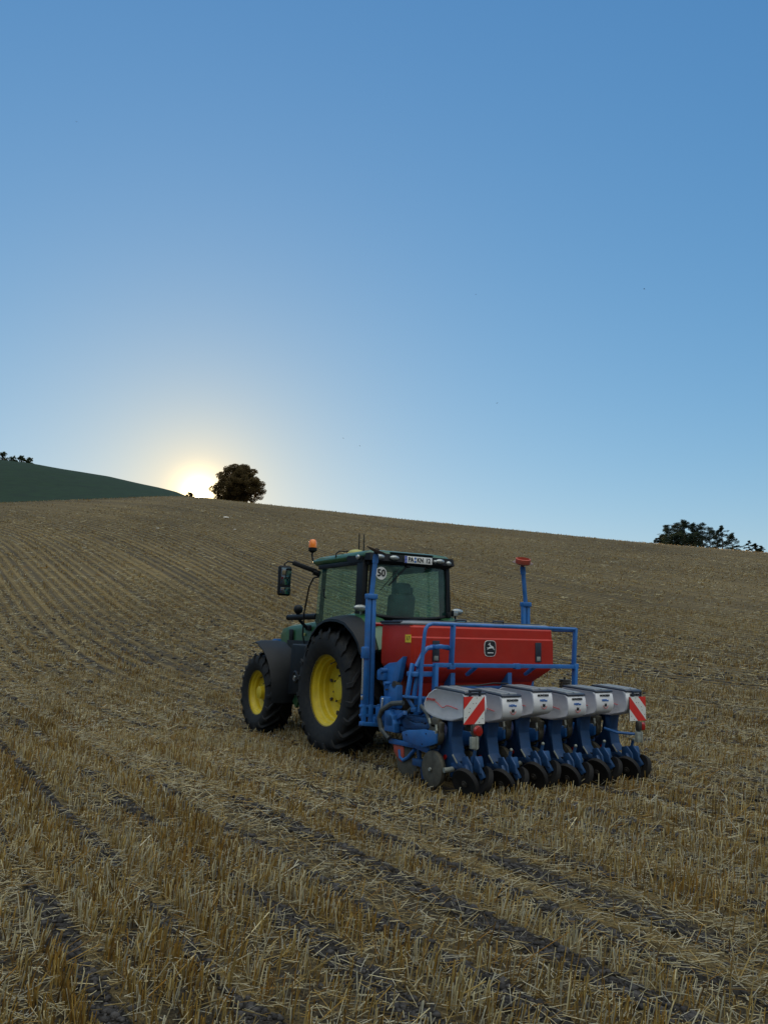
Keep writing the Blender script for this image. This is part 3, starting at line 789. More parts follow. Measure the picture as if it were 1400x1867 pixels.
# hood
b = MB()
rings = []
for y, hw, z0, z1 in ((1.25, .44, 1.30, 2.02), (2.0, .43, 1.28, 2.0), (2.7, .41, 1.24, 1.95), (3.2, .39, 1.16, 1.92), (3.5, .37, 1.08, 1.88), (3.60, .33, 1.05, 1.72)):
    rings.append([(-hw, y, z0), (-hw, y, z1 - .16), (-hw * .88, y, z1 - .04), (-hw * .55, y, z1), (hw * .55, y, z1), (hw * .88, y, z1 - .04), (hw, y, z1 - .16), (hw, y, z0)])
b.loft(rings)
o = b.build('hood', GREEN, tractor, smooth=50)
b = MB()
for z in (1.66, 1.72, 1.78): b.box((-.442, 1.75, z), (.01, .5, .03), bev=.003)
b.box((-.437, 2.3, 1.46), (.02, 1.5, .34), bev=.006); b.box((-.43, 2.9, 1.72), (.03, .16, .22), bev=.02); b.box((-.445, 2.15, 1.86), (.03, .22, .10), bev=.02)
b.build('side_grille', BLACK, o)
b = MB(); b.text('6145', .12, Matrix(((0, 0, -1, -.447), (-1, 0, 0, 2.35), (0, 1, 0, 1.78), (0, 0, 0, 1)))) if False else b.box((-.438, 2.35, 1.74), (.006, .12, .05), bev=.002)
b.build('hood_decal', GPSYEL, o)
b = MB(); b.box((0, 1.95, 1.12), (.74, 1.5, .3), bev=.04); b.box((0, 3.0, 1.0), (.6, .8, .25), bev=.04)
b.build('engine_block', DARKMETAL, tractor)
b = MB()
b.box((0, 3.85, .95), (.9, .3, .34), bev=.03); b.bar((-.40, 3.75, .9), (-.40, 3.7, 1.62), .09, .09); b.bar((.40, 3.75, .9), (.40, 3.7, 1.62), .09, .09); b.bar((-.42, 3.7, 1.6), (.42, 3.7, 1.6), .08, .08)
b.build('front_linkage_weight', BLUE, tractor)

# cab: pillars and lower body
b = MB()
def pillar(s, p0, p1, w, d): b.bar((s * p0[0], p0[1], p0[2]), (s * p1[0], p1[1], p1[2]), w, d, up=(0, 1, 0), bev=.015)
for s in (-1, 1):
    pillar(s, (.72, 1.22, 1.35), (.70, 1.08, 2.90), .07, .06)
    pillar(s, (.80, -.34, 1.95), (.765, -.32, 2.9), .10, .20)
    b.bar((s * .785, 1.1, 2.87), (s * .785, -.4, 2.87), .06, .07)
    b.prism([(1.24, 1.30), (1.24, 1.95), (.95, 1.95), (.62, 1.72), (.60, 1.3)], 'X', s * .74, s * .70)
b.box((0, 1.2, 1.62), (1.4, .06, .66), bev=.01)
b.box((0, -.43, 1.98), (1.56, .09, .14), bev=.02)
b.bar((-.76, -.44, 2.86), (.76, -.44, 2.86), .07, .07)
b.box((0, .4, 1.32), (1.42, 1.75, .08), bev=.02)
cabf = b.build('cab_frame', BLACK, tractor)
b = MB()
b.prism([(1.07, 2.86), (-.22, 2.86), (-.22, 2.12), (.05, 2.06), (.42, 1.92), (.62, 1.72), (.66, 1.36), (1.2, 1.36), (1.20, 1.7)], 'X', -.800, -.792)
dg_ = b.build('door_window', GLASS, tractor, smooth=0)
b = MB(); b.tube([(-.806, .86, 2.50), (-.84, .84, 2.49), (-.84, .80, 2.36), (-.806, .80, 2.34)], .012, n=6)
b.build('door_handle', BLACK, dg_)
b = MB()
b.prism([(1.07, 2.86), (-.22, 2.86), (-.22, 2.12), (.05, 2.06), (.42, 1.92), (.62, 1.72), (.66, 1.36), (1.2, 1.36), (1.20, 1.7)], 'X', .792, .800)
b.build('side_window', GLASS, tractor, smooth=0)
b = MB()
n = 10; A = []; Bq = []
for k in range(n + 1):
    x = -.72 + 1.44 * k / n; y = -.46 - .07 * (1 - (x / .72) ** 2)
    A.append((x, y, 2.03 + .05 * abs(x / .72) ** 3)); Bq.append((x, y, 2.86))
b.loft([A, Bq], caps=False, closed=False)
b.loft([[(p[0], p[1] + .006, p[2]) for p in A], [(p[0], p[1] + .006, p[2]) for p in Bq]], caps=False, closed=False)
rw = b.build('rear_window', GLASS, tractor)
b = MB()
for s in (-1, 1): b.tube([(s * .73, -.47, 2.10), (s * .725, -.47, 2.5), (s * .70, -.47, 2.86)], .022, n=8)
b.tube([(p[0], p[1] - .004, p[2] - .005) for p in A], .026, n=8)
b.box((.74, -.50, 2.10), (.07, .06, .09), bev=.015); b.box((.755, -.40, 2.73), (.05, .05, .10), bev=.012)
b.build('window_frame', BLACK, rw)
b = MB(); b.bar((-.10, -.545, 2.83), (-.42, -.535, 2.52), .014, .02); b.bar((-.26, -.55, 2.78), (-.56, -.52, 2.44), .008, .012); b.box((-.08, -.54, 2.83), (.07, .05, .04), bev=.01)
b.build('rear_wiper', BLACK, rw)
b = MB()
b.poly([(-.72, 1.17, 1.9), (.72, 1.17, 1.9), (.70, 1.06, 2.86), (-.70, 1.06, 2.86)])
b.build('windscreen', GLASS, tractor, smooth=0)
# speed disc 50 on the rear window
ZR = Matrix(((1, 0, 0, 0), (0, 0, -1, 0), (0, 1, 0, 0), (0, 0, 0, 1)))     # text facing -Y
b = MB()
b.lathe([(.002, 0), (.098, 0), (.098, .004), (.002, .004)], (-.56, -.535, 2.70), n=40, M=Matrix.Rotation(R(90), 4, 'Z').to_3x3().to_4x4())
b.m(1).text('50', .15, Matrix.Translation((-.56, -.542, 2.70)) @ ZR, depth=.001, bold=.004)
b.build('speed_sign', [PWHITE, INKBLACK], tractor)
# seat, steering wheel, console
b = MB(); b.box((0, .05, 1.72), (.5, .5, .16), bev=.06, seg=3); b.box((0, -.22, 2.08), (.48, .14, .66), rot=(R(8), 0, 0), bev=.06, seg=3); b.box((0, -.29, 2.5), (.26, .1, .18), bev=.04, seg=3); b.box((.34, .1, 1.92), (.14, .55, .1), bev=.04); b.box((0, 0, 1.5), (.3, .3, .32), bev=.03)
b.build('seat', SEATM, tractor)
b = MB()
ringp = [(.20 * math.cos(2 * math.pi * k / 24), .72 + .20 * math.sin(2 * math.pi * k / 24) * .85, 2.06 + .20 * math.sin(2 * math.pi * k / 24) * .5) for k in range(25)]
b.tube(ringp, .016, n=6, caps=False); b.bar((0, .72, 2.06), (0, .95, 1.5), .07, .07); b.bar((-.19, .72, 2.06), (.19, .72, 2.06), .03, .02); b.box((0, 1.05, 1.95), (.5, .2, .25), rot=(R(-20), 0, 0), bev=.05)
b.build('steering_wheel', BLACK, tractor)
b = MB(); b.bar((.52, .35, 1.9), (.52, .35, 2.42), .03, .03); b.box((.48, .33, 2.48), (.22, .05, .18), bev=.015); b.box((.58, .2, 1.82), (.2, .9, .22), bev=.05); b.box((.6, .9, 2.3), (.05, .04, .6), bev=.01)
b.build('console', BLACK, tractor)

# roof
def rrect(hw, y0, y1, z, c=.16, n=5):
    pts = []
    for cx, cy, a0 in ((hw - c, y1 - c, 0), (-hw + c, y1 - c, 90), (-hw + c, y0 + c, 180), (hw - c, y0 + c, 270)):
        for k in range(n + 1):
            a = R(a0 + 90 * k / n); pts.append((cx + c * math.cos(a), cy + c * math.sin(a), z))
    return pts
b = MB()
b.loft([rrect(.76, -.46, 1.30, 2.885), rrect(.80, -.50, 1.36, 2.92), rrect(.82, -.53, 1.44, 2.965), rrect(.81, -.54, 1.42, 3.0), rrect(.76, -.50, 1.30, 3.045), rrect(.60, -.36, 1.05, 3.075), rrect(.3, -.1, .7, 3.085)])
roof = b.build('roof', GREEN, tractor, smooth=50)
b = MB()
b.loft([[(-.70, -.40, 2.84), (.70, -.40, 2.84), (.70, -.53, 2.84), (-.70, -.53, 2.84)], [(-.80, -.38, 2.90), (.80, -.38, 2.90), (.79, -.585, 2.89), (-.79, -.585, 2.89)], [(-.80, -.40, 3.0), (.80, -.40, 3.0), (.78, -.56, 3.005), (-.78, -.56, 3.005)]])
b.prism([(-.40, 2.87), (-.40, 2.96), (.05, 2.99), (.12, 2.96), (.02, 2.87)], 'X', -.826, -.79)
b.box((0, -.5, 3.03), (.8, .1, .02), bev=.006)
b.build('roof_fascia', BLACK, roof)
def worklamp(c, sx=.075, sz=.045, parent=roof, facing=-1):
    b = MB(); b.ball(c, 1.0, (sx, .045, sz), 20, 10)
    o = b.build('work_lamp', LENSCLEAR, parent)
    b = MB(); b.lathe([(1.0, -.01), (1.14, 0.0), (1.12, .02), (.95, .02)], (0, 0, 0), n=24)
    me = b.bm
    bmesh.ops.transform(me, matrix=Matrix.Translation((c[0], c[1] + .0, c[2])) @ Matrix.Diagonal((sx, 1, sz, 1)) @ Matrix.Rotation(R(90), 4, 'Z'), verts=me.verts)
    b.build('lamp_bezel', DARKMETAL, o) if parent is not roof else b.bm.free()
    return o
for x, yy in ((-.62, -.585), (-.36, -.59), (.50, -.59)): worklamp((x, yy, 2.945), .085, .04)
worklamp((-.845, -.30, 2.945), .03, .04); worklamp((.68, -.57, 2.925), .05, .04); worklamp((.40, -.585, 2.935), .03, .03)
# number plate
b = MB()
px0, px1 = -.18, .34; pc = (px0 + px1) / 2
b.box((pc, -.600, 2.935), (.52, .008, .11), bev=.003)
b.m(1).box((px0 + .022, -.6045, 2.935), (.042, .004, .104), bev=0)
b.m(2)
b.text('PA', .098, Matrix.Translation((px0 + .115, -.606, 2.934)) @ ZR, depth=.001, bold=.0035, sx=.86)
b.text('KN', .098, Matrix.Translation((px0 + .29, -.606, 2.934)) @ ZR, depth=.001, bold=.0035, sx=.86)
b.text('12', .098, Matrix.Translation((px0 + .44, -.606, 2.934)) @ ZR, depth=.001, bold=.0035, sx=.9)
MX = Matrix.Rotation(R(90), 4, 'Z')
b.m(3)
for dz in (.026, -.024): b.lathe([(.002, 0), (.019, 0), (.019, .003), (.002, .003)], (px0 + .198, -.606, 2.935 + dz), n=20, M=MX)
b.m(4)
for k in range(12):
    a = 2 * math.pi * k / 12; b.box((px0 + .022 + .012 * math.cos(a), -.6075, 2.953 + .012 * math.sin(a)), (.004, .002, .004), bev=0)
b.text('D', .032, Matrix.Translation((px0 + .022, -.6075, 2.908)) @ ZR, depth=.001)
b.build('license_plate', [PWHITE, PLATEBLUE, INKBLACK, INKBLUE, PWHITE], tractor)
# beacon
b = MB(); b.tube([(-.74, 1.40, 2.98), (-.745, 1.46, 3.02), (-.75, 1.49, 3.10), (-.75, 1.48, 3.17)], .016, n=8); b.lathe([(.035, 0), (.075, .03), (.078, .08), (.07, .085)], (-.75, 1.48, 3.155), n=24, M=Matrix.Rotation(R(-90), 4, 'Y'))
bc = b.build('beacon', BLACK, tractor)
b = MB(); b.lathe([(.068, .085), (.070, .12), (.066, .19), (.045, .225), (.003, .235)], (-.75, 1.48, 3.155), n=24, M=Matrix.Rotation(R(-90), 4, 'Y'))
b.build('beacon_lens', LENSAMBER, bc)
# antennas, receiver dome, roof rail
b = MB(); b.tube([(-.49, .3, 3.06), (-.49, .3, 3.40)], [.011, .008], n=6); b.build('antenna', BLACK, tractor)
b = MB(); b.tube([(-.40, .3, 3.06), (-.40, .3, 3.39)], [.011, .008], n=6); b.build('antenna', BLACK, tractor)
b = MB(); b.ball((-.53, .32, 3.065), .14, (1, 1, .5)); b.build('receiver_dome', GPSYEL, tractor)
b = MB(); b.tube([(-.81, .50, 2.98), (-.80, .50, 3.06), (-.76, .48, 3.10), (-.55, .45, 3.11)], .012, n=6); b.build('roof_rail', BLACK, tractor)
# mirrors
def mirror(s):
    b = MB()
    b.tube([(s * .74, 1.16, 2.76), (s * .86, 1.2, 2.80)], .05, n=8)
    b.bar((s * .80, 1.18, 2.80), (s * 1.24, 1.22, 2.93), .06, .075, bev=.02)
    b.tube([(s * 1.22, 1.22, 2.93), (s * 1.33, 1.22, 2.94), (s * 1.385, 1.22, 2.90), (s * 1.385, 1.22, 2.82)], .013, n=8)
    m_ = b.build('mirror_arm', BLACK, tractor)
    b = MB(); b.box((s * 1.375, 1.23, 2.62), (.22, .09, .50), bev=.035, seg=3); o = b.build('mirror_housing', BLACK, m_)
    b = MB(); b.box((s * 1.375, 1.162, 2.69), (.18, .006, .28), rot=(R(9), 0, 0), bev=.002); b.box((s * 1.375, 1.170, 2.45), (.18, .006, .11), rot=(R(11), 0, 0), bev=.002); b.build('mirror_glass', MIRROR, m_)
mirror(-1)
# grab rail by the door, horizontal bracket with round lamp
b = MB(); b.tube([(-.74, 1.22, 2.72), (-.80, 1.30, 2.70), (-.82, 1.42, 2.55), (-.80, 1.62, 2.1), (-.78, 1.68, 1.72), (-.74, 1.66, 1.55)], .014, n=8); b.build('grab_rail', BLACK, tractor)
b = MB(); b.tube([(-.70, 2.42, 2.04), (-.70, 1.32, 2.05)], .052, n=12); b.ball((-.70, 2.45, 2.04), .055); b.bar((-.62, 1.5, 2.0), (-.5, 1.5, 1.75), .05, .05); b.bar((-.70, 2.1, 2.04), (-.5, 2.1, 1.85), .04, .05)
br = b.build('lamp_bracket', BLACK, tractor)
b = MB(); b.ball((-.70, 2.07, 2.18), .085); b.box((-.70, 2.07, 2.09), (.06, .06, .08), bev=.01); b.build('round_lamp', BLACK, br)

# rear fenders
ARC = [(.62, 1.42), (.55, 1.60), (.42, 1.77), (.2, 1.92), (-.02, 1.985), (-.22, 2.0), (-.45, 1.985), (-.66, 1.94), (-.92, 1.80), (-1.08, 1.66), (-1.17, 1.50)]
for s in (-1, 1):
    b = MB()
    rings = []
    for i, (y, z) in enumerate(ARC):
        nx, nz = y / math.hypot(y, z - .9), (z - .9) / math.hypot(y, z - .9)
        rings.append([(s * .58, y, z + .06), (s * .80, y + nx * .02, z + .09), (s * .96, y + nx * .02, z + .055), (s * .97, y - nx * .02, z + .02), (s * .80, y - nx * .02, z + .03), (s * .58, y, z + .01)])
    b.loft(rings)
    b.prism([(-1.17, 1.5), (-1.08, 1.68), (-.92, 1.84), (-.62, 1.98), (-.45, 1.98), (-.45, 1.2), (-.9, 1.1)], 'X', s * .57, s * .63)
    b.box((s * .79, -.80, 1.92), (.30, .20, .12), rot=(R(30), 0, 0), bev=.04, seg=3)
    f_ = b.build('rear_fender', GREEN, tractor, smooth=45)
    b = MB(); rings = []
    for i, (y, z) in enumerate(ARC):
        nx, nz = y / math.hypot(y, z - .9), (z - .9) / math.hypot(y, z - .9)
        rings.append([(s * .95, y, z + .06), (s * 1.12, y, z + .035), (s * 1.24, y, z - .01), (s * 1.25, y - nx * .03, z - .05 * nz), (s * 1.2, y - nx * .02, z - .02), (s * .95, y, z + .025)])
    b.loft(rings)
    b.build('fender_flare', BLACK, f_, smooth=45)
    b = MB(); b.box((s * .80, -.905, 1.90), (.20, .05, .085), rot=(R(20), 0, 0), bev=.03, seg=3); b.build('tail_lamp', LENSRED, f_)
    b = MB(); b.tube([(s * .84, -.42, 2.02), (s * .86, -.47, 2.12)], .02, n=6); b.ball((s * .90, -.52, 2.16), 1, (.115, .05, .05), 20, 10); b.build('fender_work_lamp', LENSCLEAR, f_)
b = MB(); b.tube([(.55, -1.0, 1.95), (.50, -1.0, 2.07)], .014, n=6); b.box((.49, -1.0, 2.115), (.09, .07, .09), bev=.015); b.m(1).box((.49, -1.04, 2.115), (.075, .012, .075), bev=.004)
b.build('work_lamp_post', [BLACK, LENSCLEAR], tractor)
# front fenders
for s in (-1, 1):
    b = MB(); rings = []
    for k in range(15):
        a = R(84 + (188 - 84) * k / 14); q = .88
        y = 2.765 + q * math.cos(a); z = .69 + q * math.sin(a) + (.03 if k < 3 else 0)
        if k == 0: y += .02; z -= .012
        t = Vector((0, math.cos(a), math.sin(a))) * .018
        rings.append([(s * .66, y, z), (s * .80, y + t.y * 1.2, z + t.z * 1.2), (s * 1.10, y + t.y, z + t.z), (s * 1.22, y - t.y, z - t.z), (s * 1.215, y - 2.2 * t.y, z - 2.2 * t.z), (s * 1.08, y - .6 * t.y, z - .6 * t.z), (s * .66, y - t.y * 1.5, z - t.z * 1.5)])
    b.loft(rings)
    b.bar((s * .6, 2.5, .9), (s * .72, 2.3, 1.42), .06, .04)
    b.build('front_fender', BLACK, tractor, smooth=45)
# fuel tank with steps, green side bar
b = MB()
b.prism([(1.70, .72), (1.62, 1.58), (.98, 1.56), (1.02, 1.25), (1.22, .76)], 'X', -1.02, -.46, bev=.03)
ft = b.build('fuel_tank', BLACK, tractor, smooth=40)
b = MB(); b.lathe([(.10, 0), (.10, -.02), (.075, -.03), (.06, -.01), (.003, -.008)], (-1.02, 1.38, 1.04), n=20); b.m(1).box((-1.05, 1.37, 1.03), (.02, .05, .05), rot=(.5, 0, 0), bev=.01)
b.build('filler_recess', [INKBLACK, LENSCLEAR], ft)
b = MB(); b.bar((-.90, 1.22, 1.08), (-.90, 1.62, .56), .05, .17, up=(0, .6, .8)); b.bar((-.90, 1.55, .55), (-.70, 1.55, .55), .16, .03); b.bar((-.90, 1.35, .8), (-.70, 1.35, .8), .16, .03)
b.build('cab_step', GREEN, tractor)
# rear linkage
b = MB()
for s in (-1, 1):
    b.bar((s * .38, -.2, .62), (s * .46, -1.35, .55), .06, .12); b.bar((s * .42, -.35, 1.35), (s * .46, -.95, .62), .05, .05); b.bar((s * .35, -.1, 1.3), (s * .42, -.5, 1.42), .07, .09)
b.tube([(0, -.35, 1.15), (0, -1.4, 1.2)], .04, n=10)
b.build('rear_linkage', DARKMETAL, tractor)

# ------------------------------------------------------------------ planter on the rear linkage
OFF = Vector((0.05, -2.6, 0))
planter = empty('seed_planter', tuple(Vector(TLOC) + TROT.to_matrix() @ OFF)); planter.rotation_euler = TROT
tag(planter, 'blue six row planter with red fertiliser tank and white seed boxes behind the tractor', 'planter')
def pb(b, name, mats, parent=None, smooth=32, off=OFF):
    bmesh.ops.translate(b.bm, vec=-off, verts=b.bm.verts)
    return b.build(name, mats, planter if parent is None else parent, smooth)

# main frame
b = MB()
b.bar((-1.36, -2.14, .66), (1.46, -2.14, .66), .13, .13, bev=.012)
b.bar((-1.30, -1.62, .62), (1.40, -1.62, .62), .12, .12, bev=.012)
for x in (-1.0, -.45, .55, 1.1): b.bar((x, -1.62, .64), (x, -2.14, .64), .09, .10)
for x in (-.46, .46): b.prism([(-1.38, .50), (-1.38, 1.22), (-1.50, 1.25), (-1.72, .72), (-1.68, .52)], 'X', x - .02, x + .02, bev=.004)
b.bar((-.46, -1.42, 1.2), (.46, -1.42, 1.2), .08, .10)
for x in (-.52, .45): b.prism([(-2.36, 1.29), (-2.36, .70), (-2.22, .68), (-2.12, .9), (-2.16, 1.2)], 'X', x - .035, x + .035, bev=.004)
b.bar((-1.28, -2.33, .74), (-1.28, -1.72, .74), .07, .16)
b.prism([(-2.05, .55), (-2.05, .80), (-2.16, .82), (-2.30, .66), (-2.30, .55)], 'X', -1.38, -1.30, bev=.008)
b.box((-1.33, -2.17, .69), (.10, .18, .15), bev=.01)
b.bar((-.6, -2.46, 1.10), (.7, -2.46, 1.10), .04, .04)
pb(b, 'main_frame', BLUE)

# fertiliser tank
b = MB()
def trect(x0, x1, y0, y1, z, c=.03):
    return [(x0 + c, y0, z), (x1 - c, y0, z), (x1, y0 + c, z), (x1, y1 - c, z), (x1 - c * 2, y1, z), (x0 + c * 2, y1, z), (x0, y1 - c, z), (x0, y0 + c, z)]
X0, X1, YR, YF = -1.20, 1.24, -2.40, -1.62
b.loft([trect(-.92, .98, YR + .24, YF - .12, .98), trect(-.95, 1.02, YR + .19, YF - .10, 1.15), trect(X0 + .06, X1 - .05, YR + .03, YF - .03, 1.31), trect(X0 + .01, X1, YR, YF - .01, 1.37), trect(X0, X1, YR, YF, 1.40), trect(X0, X1, YR, YF, 1.735),
        trect(X0 + .004, X1 - .004, YR + .02, YF, 1.755), trect(X0 + .006, X1 - .006, YR + .025, YF, 1.87), trect(X0 + .014, X1 - .014, YR + .055, YF - .02, 1.905), trect(X0 + .02, X1 - .02, YR + .06, YF - .03, 1.91)])
tank = pb(b, 'fertiliser_tank', RED, smooth=28)
b = MB()
b.loft([trect(X0 - .004, X1 + .004, YR + .045, YF + .02, 1.908), trect(X0 - .004, X1 + .004, YR + .045, YF + .02, 1.925), trect(X0 + .04, X1 - .04, YR + .10, YF - .04, 1.955)])
b.m(1)
for x0, x1 in ((X0 + .10, -.02), (.06, X1 - .10)): b.box(((x0 + x1) / 2, (YR + YF) / 2 + .02, 1.958), (x1 - x0, .50, .02), bev=.008)
for x in (-.35, .30): b.tube([(x - .10, YR + .12, 1.94), (x - .085, YR + .11, 1.985), (x + .085, YR + .11, 1.985), (x + .10, YR + .12, 1.94)], .014, n=6)
b.box((X0 + .05, YF - .25, 1.94), (.14, .5, .03), bev=.01)
pb(b, 'tank_lid', [LIDGREY, LIDDARK], tank)
for x in (-.83, .93):
    b = MB(); b.box((x, YR - .004, 1.57), (.11, .014, .27), bev=.006)
    b.m(1).box((x, YR - .010, 1.48), (.065, .006, .06), bev=.002)
    pb(b, 'sight_window', [LIDDARK, GALV], tank)
# badge: rounded shield with a leaping stag
def shield(w, h, cx, cz):
    pts = []
    for k in range(40):
        a = 2 * math.pi * k / 40; c, s_ = math.cos(a), math.sin(a)
        pts.append((cx + w * math.copysign(abs(c) ** .45, c) * (1 - .06 * (s_ < 0) * abs(s_)), cz + h * math.copysign(abs(s_) ** .55, s_)))
    return pts
b = MB(); cx, cz = .065, 1.615
b.prism(shield(.100, .108, cx, cz), 'Y', YR - .006, YR - .001)
b.m(1).prism(shield(.092, .100, cx, cz), 'Y', YR - .009, YR - .005)
b.m(0)
stag = [(-.045, -.005), (-.02, .012), (.0, .018), (-.014, .035), (-.016, .052), (-.032, .048), (-.044, .050), (-.040, .058), (-.024, .064), (-.020, .072), (-.034, .088), (-.026, .089), (-.014, .076), (-.006, .090), (.001, .088), (-.005, .074), (-.002, .062), (.008, .046), (.024, .030), (.046, .020), (.058, .000), (.060, -.022), (.074, -.040), (.066, -.046), (.050, -.026), (.040, -.012), (.012, -.012), (-.012, -.018), (-.030, -.020), (-.046, -.036), (-.060, -.036), (-.060, -.028), (-.048, -.026), (-.036, -.012), (-.056, -.014), (-.066, -.006), (-.060, .000)]
b.prism([(cx - x * .98 if False else cx + x * .98, cz + .012 + z * .72) for x, z in stag], 'Y', YR - .0125, YR - .0085)
b.box((cx, YR - .0105, cz - .058), (.10, .003, .012), bev=0)
pb(b, 'stag_badge', [PWHITE, INKBLACK], tank, smooth=0)
b = MB(); b.box((X0 - .003, -2.31, 1.725), (.006, .13, .10), bev=0); b.m(1).text('3.7', .07, Matrix(((0, 0, -1, X0 - .0065), (-1, 0, 0, -2.31), (0, 1, 0, 1.725), (0, 0, 0, 1))), depth=.0006, bold=.001)
pb(b, 'warning_sticker', [STICKER, INKBLACK], tank)

# fertiliser drive and blue cast bracket at the left end of the tank
b = MB()
b.prism([(-1.76, 1.26), (-1.83, 1.35), (-1.95, 1.40), (-2.15, 1.42), (-2.30, 1.50), (-2.20, 1.20), (-2.12, 1.12), (-2.10, .92), (-1.86, .92), (-1.84, 1.1)], 'X', -1.27, -1.20, bev=.008)
b.box((-1.29, -1.84, 1.24), (.09, .16, .14), bev=.02); b.tube([(-1.36, -1.9, 1.3), (-1.22, -1.9, 1.3)], .035, n=12); b.tube([(-1.36, -2.0, 1.14), (-1.22, -2.0, 1.14)], .025, n=12)
b.box((-1.28, -1.98, .86), (.14, .20, .22), bev=.02); b.box((-1.25, -2.1, .98), (.10, .22, .3), bev=.02)
b.m(1).tube([(-1.30, -2.14, 1.13), (-1.22, -2.14, 1.13)], .05, n=12); b.tube([(-1.33, -1.99, 1.06), (-1.30, -1.99, 1.06)], .012, n=6)
pb(b, 'drive_bracket', [BLUE, DARKMETAL])
b = MB()
b.tube([(-1.30, -2.37, .92), (-1.36, -2.20, .90), (-1.38, -1.99, .80), (-1.38, -1.93, .70), (-1.37, -1.97, .56), (-1.34, -2.12, .46)], .033, n=10)
pb(b, 'supply_hose', HOSE)
b = MB(); b.tube([(-1.2, -3.0, .86), (-1.28, -3.04, .82), (-1.30, -3.08, .74)], .03, n=8)
pb(b, 'supply_hose', HOSE)
# steps up to the tank and guard rails
b = MB()
RT = .024
b.tube([(-1.29, -2.72, .84), (-1.25, -2.70, 1.40), (-1.215, -2.70, 1.78), (-1.20, -2.70, 1.85), (-1.165, -2.70, 1.895), (-1.10, -2.70, 1.915), (1.37, -2.70, 1.905)], RT, n=10)
b.tube([(1.37, -2.70, 1.905), (1.36, -2.42, 1.90), (1.22, -2.36, 1.90)], RT, n=10) if False else b.tube([(1.365, -2.70, 1.88), (1.30, -2.30, 1.885)], RT * .8, n=8)
b.bar((1.36, -2.70, 1.92), (1.315, -2.70, 1.36), .06, .04)
b.bar((-.775, -2.70, 1.905), (-.80, -2.70, 1.41), .085, .03)
b.bar((-1.04, -2.70, 1.405), (1.39, -2.70, 1.385), .055, .055)
b.bar((-1.25, -2.70, 1.40), (-1.04, -2.70, 1.40), .03, .03)
b.bar((-1.04, -2.70, 1.43), (-1.055, -2.70, .90), .075, .05)
b.bar((1.345, -2.70, 1.40), (1.31, -2.70, .86), .075, .05)
for x in (-.80, .28, 1.345): b.box((x, -2.70, 1.39), (.09, .07, .075), bev=.01)
b.bar((-1.055, -2.70, .95), (-1.05, -2.2, .70), .07, .06); b.bar((1.31, -2.70, .9), (1.3, -2.2, .70), .07, .06)
b.bar((-.40, -2.5, 1.27), (-.40, -2.70, 1.385), .05, .04); b.bar((.60, -2.5, 1.27), (.60, -2.70, 1.385), .05, .04)
pb(b, 'guard_rail', BLUE)
b = MB()
b.tube([(-.80, -2.66, 1.615), (-.92, -2.63, 1.635), (-1.10, -2.60, 1.61), (-1.17, -2.62, 1.56), (-1.28, -2.62, 1.38)], .030, n=10)
for x in (-1.34, -1.24):
    b.bar((x + .02, -2.60, 1.42), (x - .08, -2.64, 1.00), .035, .06)
b.bar((-1.44, -2.63, 1.02), (-1.14, -2.63, 1.0), .14, .03)
b.box((-1.18, -2.60, 1.29), (.36, .16, .06), bev=.012)
b.box((-.93, -2.62, 1.63), (.22, .14, .05), bev=.012)
b.bar((-1.40, -2.62, 1.0), (-1.30, -2.66, .84), .06, .04)
b.bar((-1.36, -2.68, .86), (-1.12, -2.55, .90), .06, .05); b.bar((-1.40, -2.58, .82), (-1.30, -2.25, .72), .05, .05)
pb(b, 'access_step', BLUE)

# marker arms folded upright at both ends
def marker(s, name):
    X = -1.335 if s < 0 else 1.435
    Y = -1.57
    b = MB()
    for dx in (-.045, .035): b.bar((X + dx + s * .0, Y, .68), (X + dx, Y, 2.26), .058, .06)
    b.bar((X - .10 if s < 0 else X + .09, Y - .02, .66), (X - .075 if s < 0 else X + .075, Y - .02, 1.58), .05, .06)
    b.box((X - .085 if s < 0 else X + .085, Y - .02, 1.52), (.09, .09, .16), bev=.015)
    b.box((X, Y, 2.28), (.16, .10, .07), bev=.012)
    b.tube([(X, Y, 2.25), (X + .05 * (1 if s < 0 else -1), Y, 2.76)], .033, n=10)
    b.tube([(X + .05 * (1 if s < 0 else -1), Y, 2.74), (X + .06 * (1 if s < 0 else -1), Y, 2.86)], .042, n=10)
    for dz in (.58, .70, .82): b.bar((X - .14, Y - .02, dz), (X + .22 * (1 if s < 0 else -1), Y - .02, dz - .02), .06, .035)
    b.bar((X - .15, Y - .06, .60), (X + .30 * (1 if s < 0 else -1), Y - .08, .56), .10, .05)
    for dx in (-.10, .0, .14): b.bar((X + dx, Y - .05, .58), (X + dx, Y - .05, .84), .03, .06)
    a = pb(b, name, BLUE)
    b = MB(); b.tube([(X - s * -.12, Y - .03, .98), (X - s * -.12, Y - .03, 1.45)], .014, n=8); b.box((X + s * .12, Y - .03, .93), (.03, .035, .06), bev=.008)
    pb(b, 'hydraulic_rod', SILVER, a)
    b = MB()
    top = Vector((X + .06 * (1 if s < 0 else -1), Y, 2.90))
    ax = Vector((.30, -.25, 1)).normalized() if s < 0 else Vector((-.12, -.32, 1)).normalized()
    q = ax.to_track_quat('X', 'Z').to_matrix().to_4x4()
    ds = .78 if s > 0 else .80
    b.lathe([(.003, -.015), (.10 * ds, -.005), (.205 * ds, .022), (.205 * ds, .026), (.10 * ds, .002), (.003, -.006)], top, n=32, M=q)
    b.m(1)
    if s > 0: b.lathe([(.105, .00), (.115, .03), (.115, .085), (.10, .09), (.10, .035), (.002, .033)], top, n=32, M=q)
    b.tube([top - ax * .06, top + ax * .05], .03, n=10)
    pb(b, 'marker_disc', [mat('stained_disc_' + ('left' if s < 0 else 'right'), (.17, .12, .10), .6, metal=.2, var=.3, dust=.4), REDDULL if s > 0 else DARKMETAL], a)
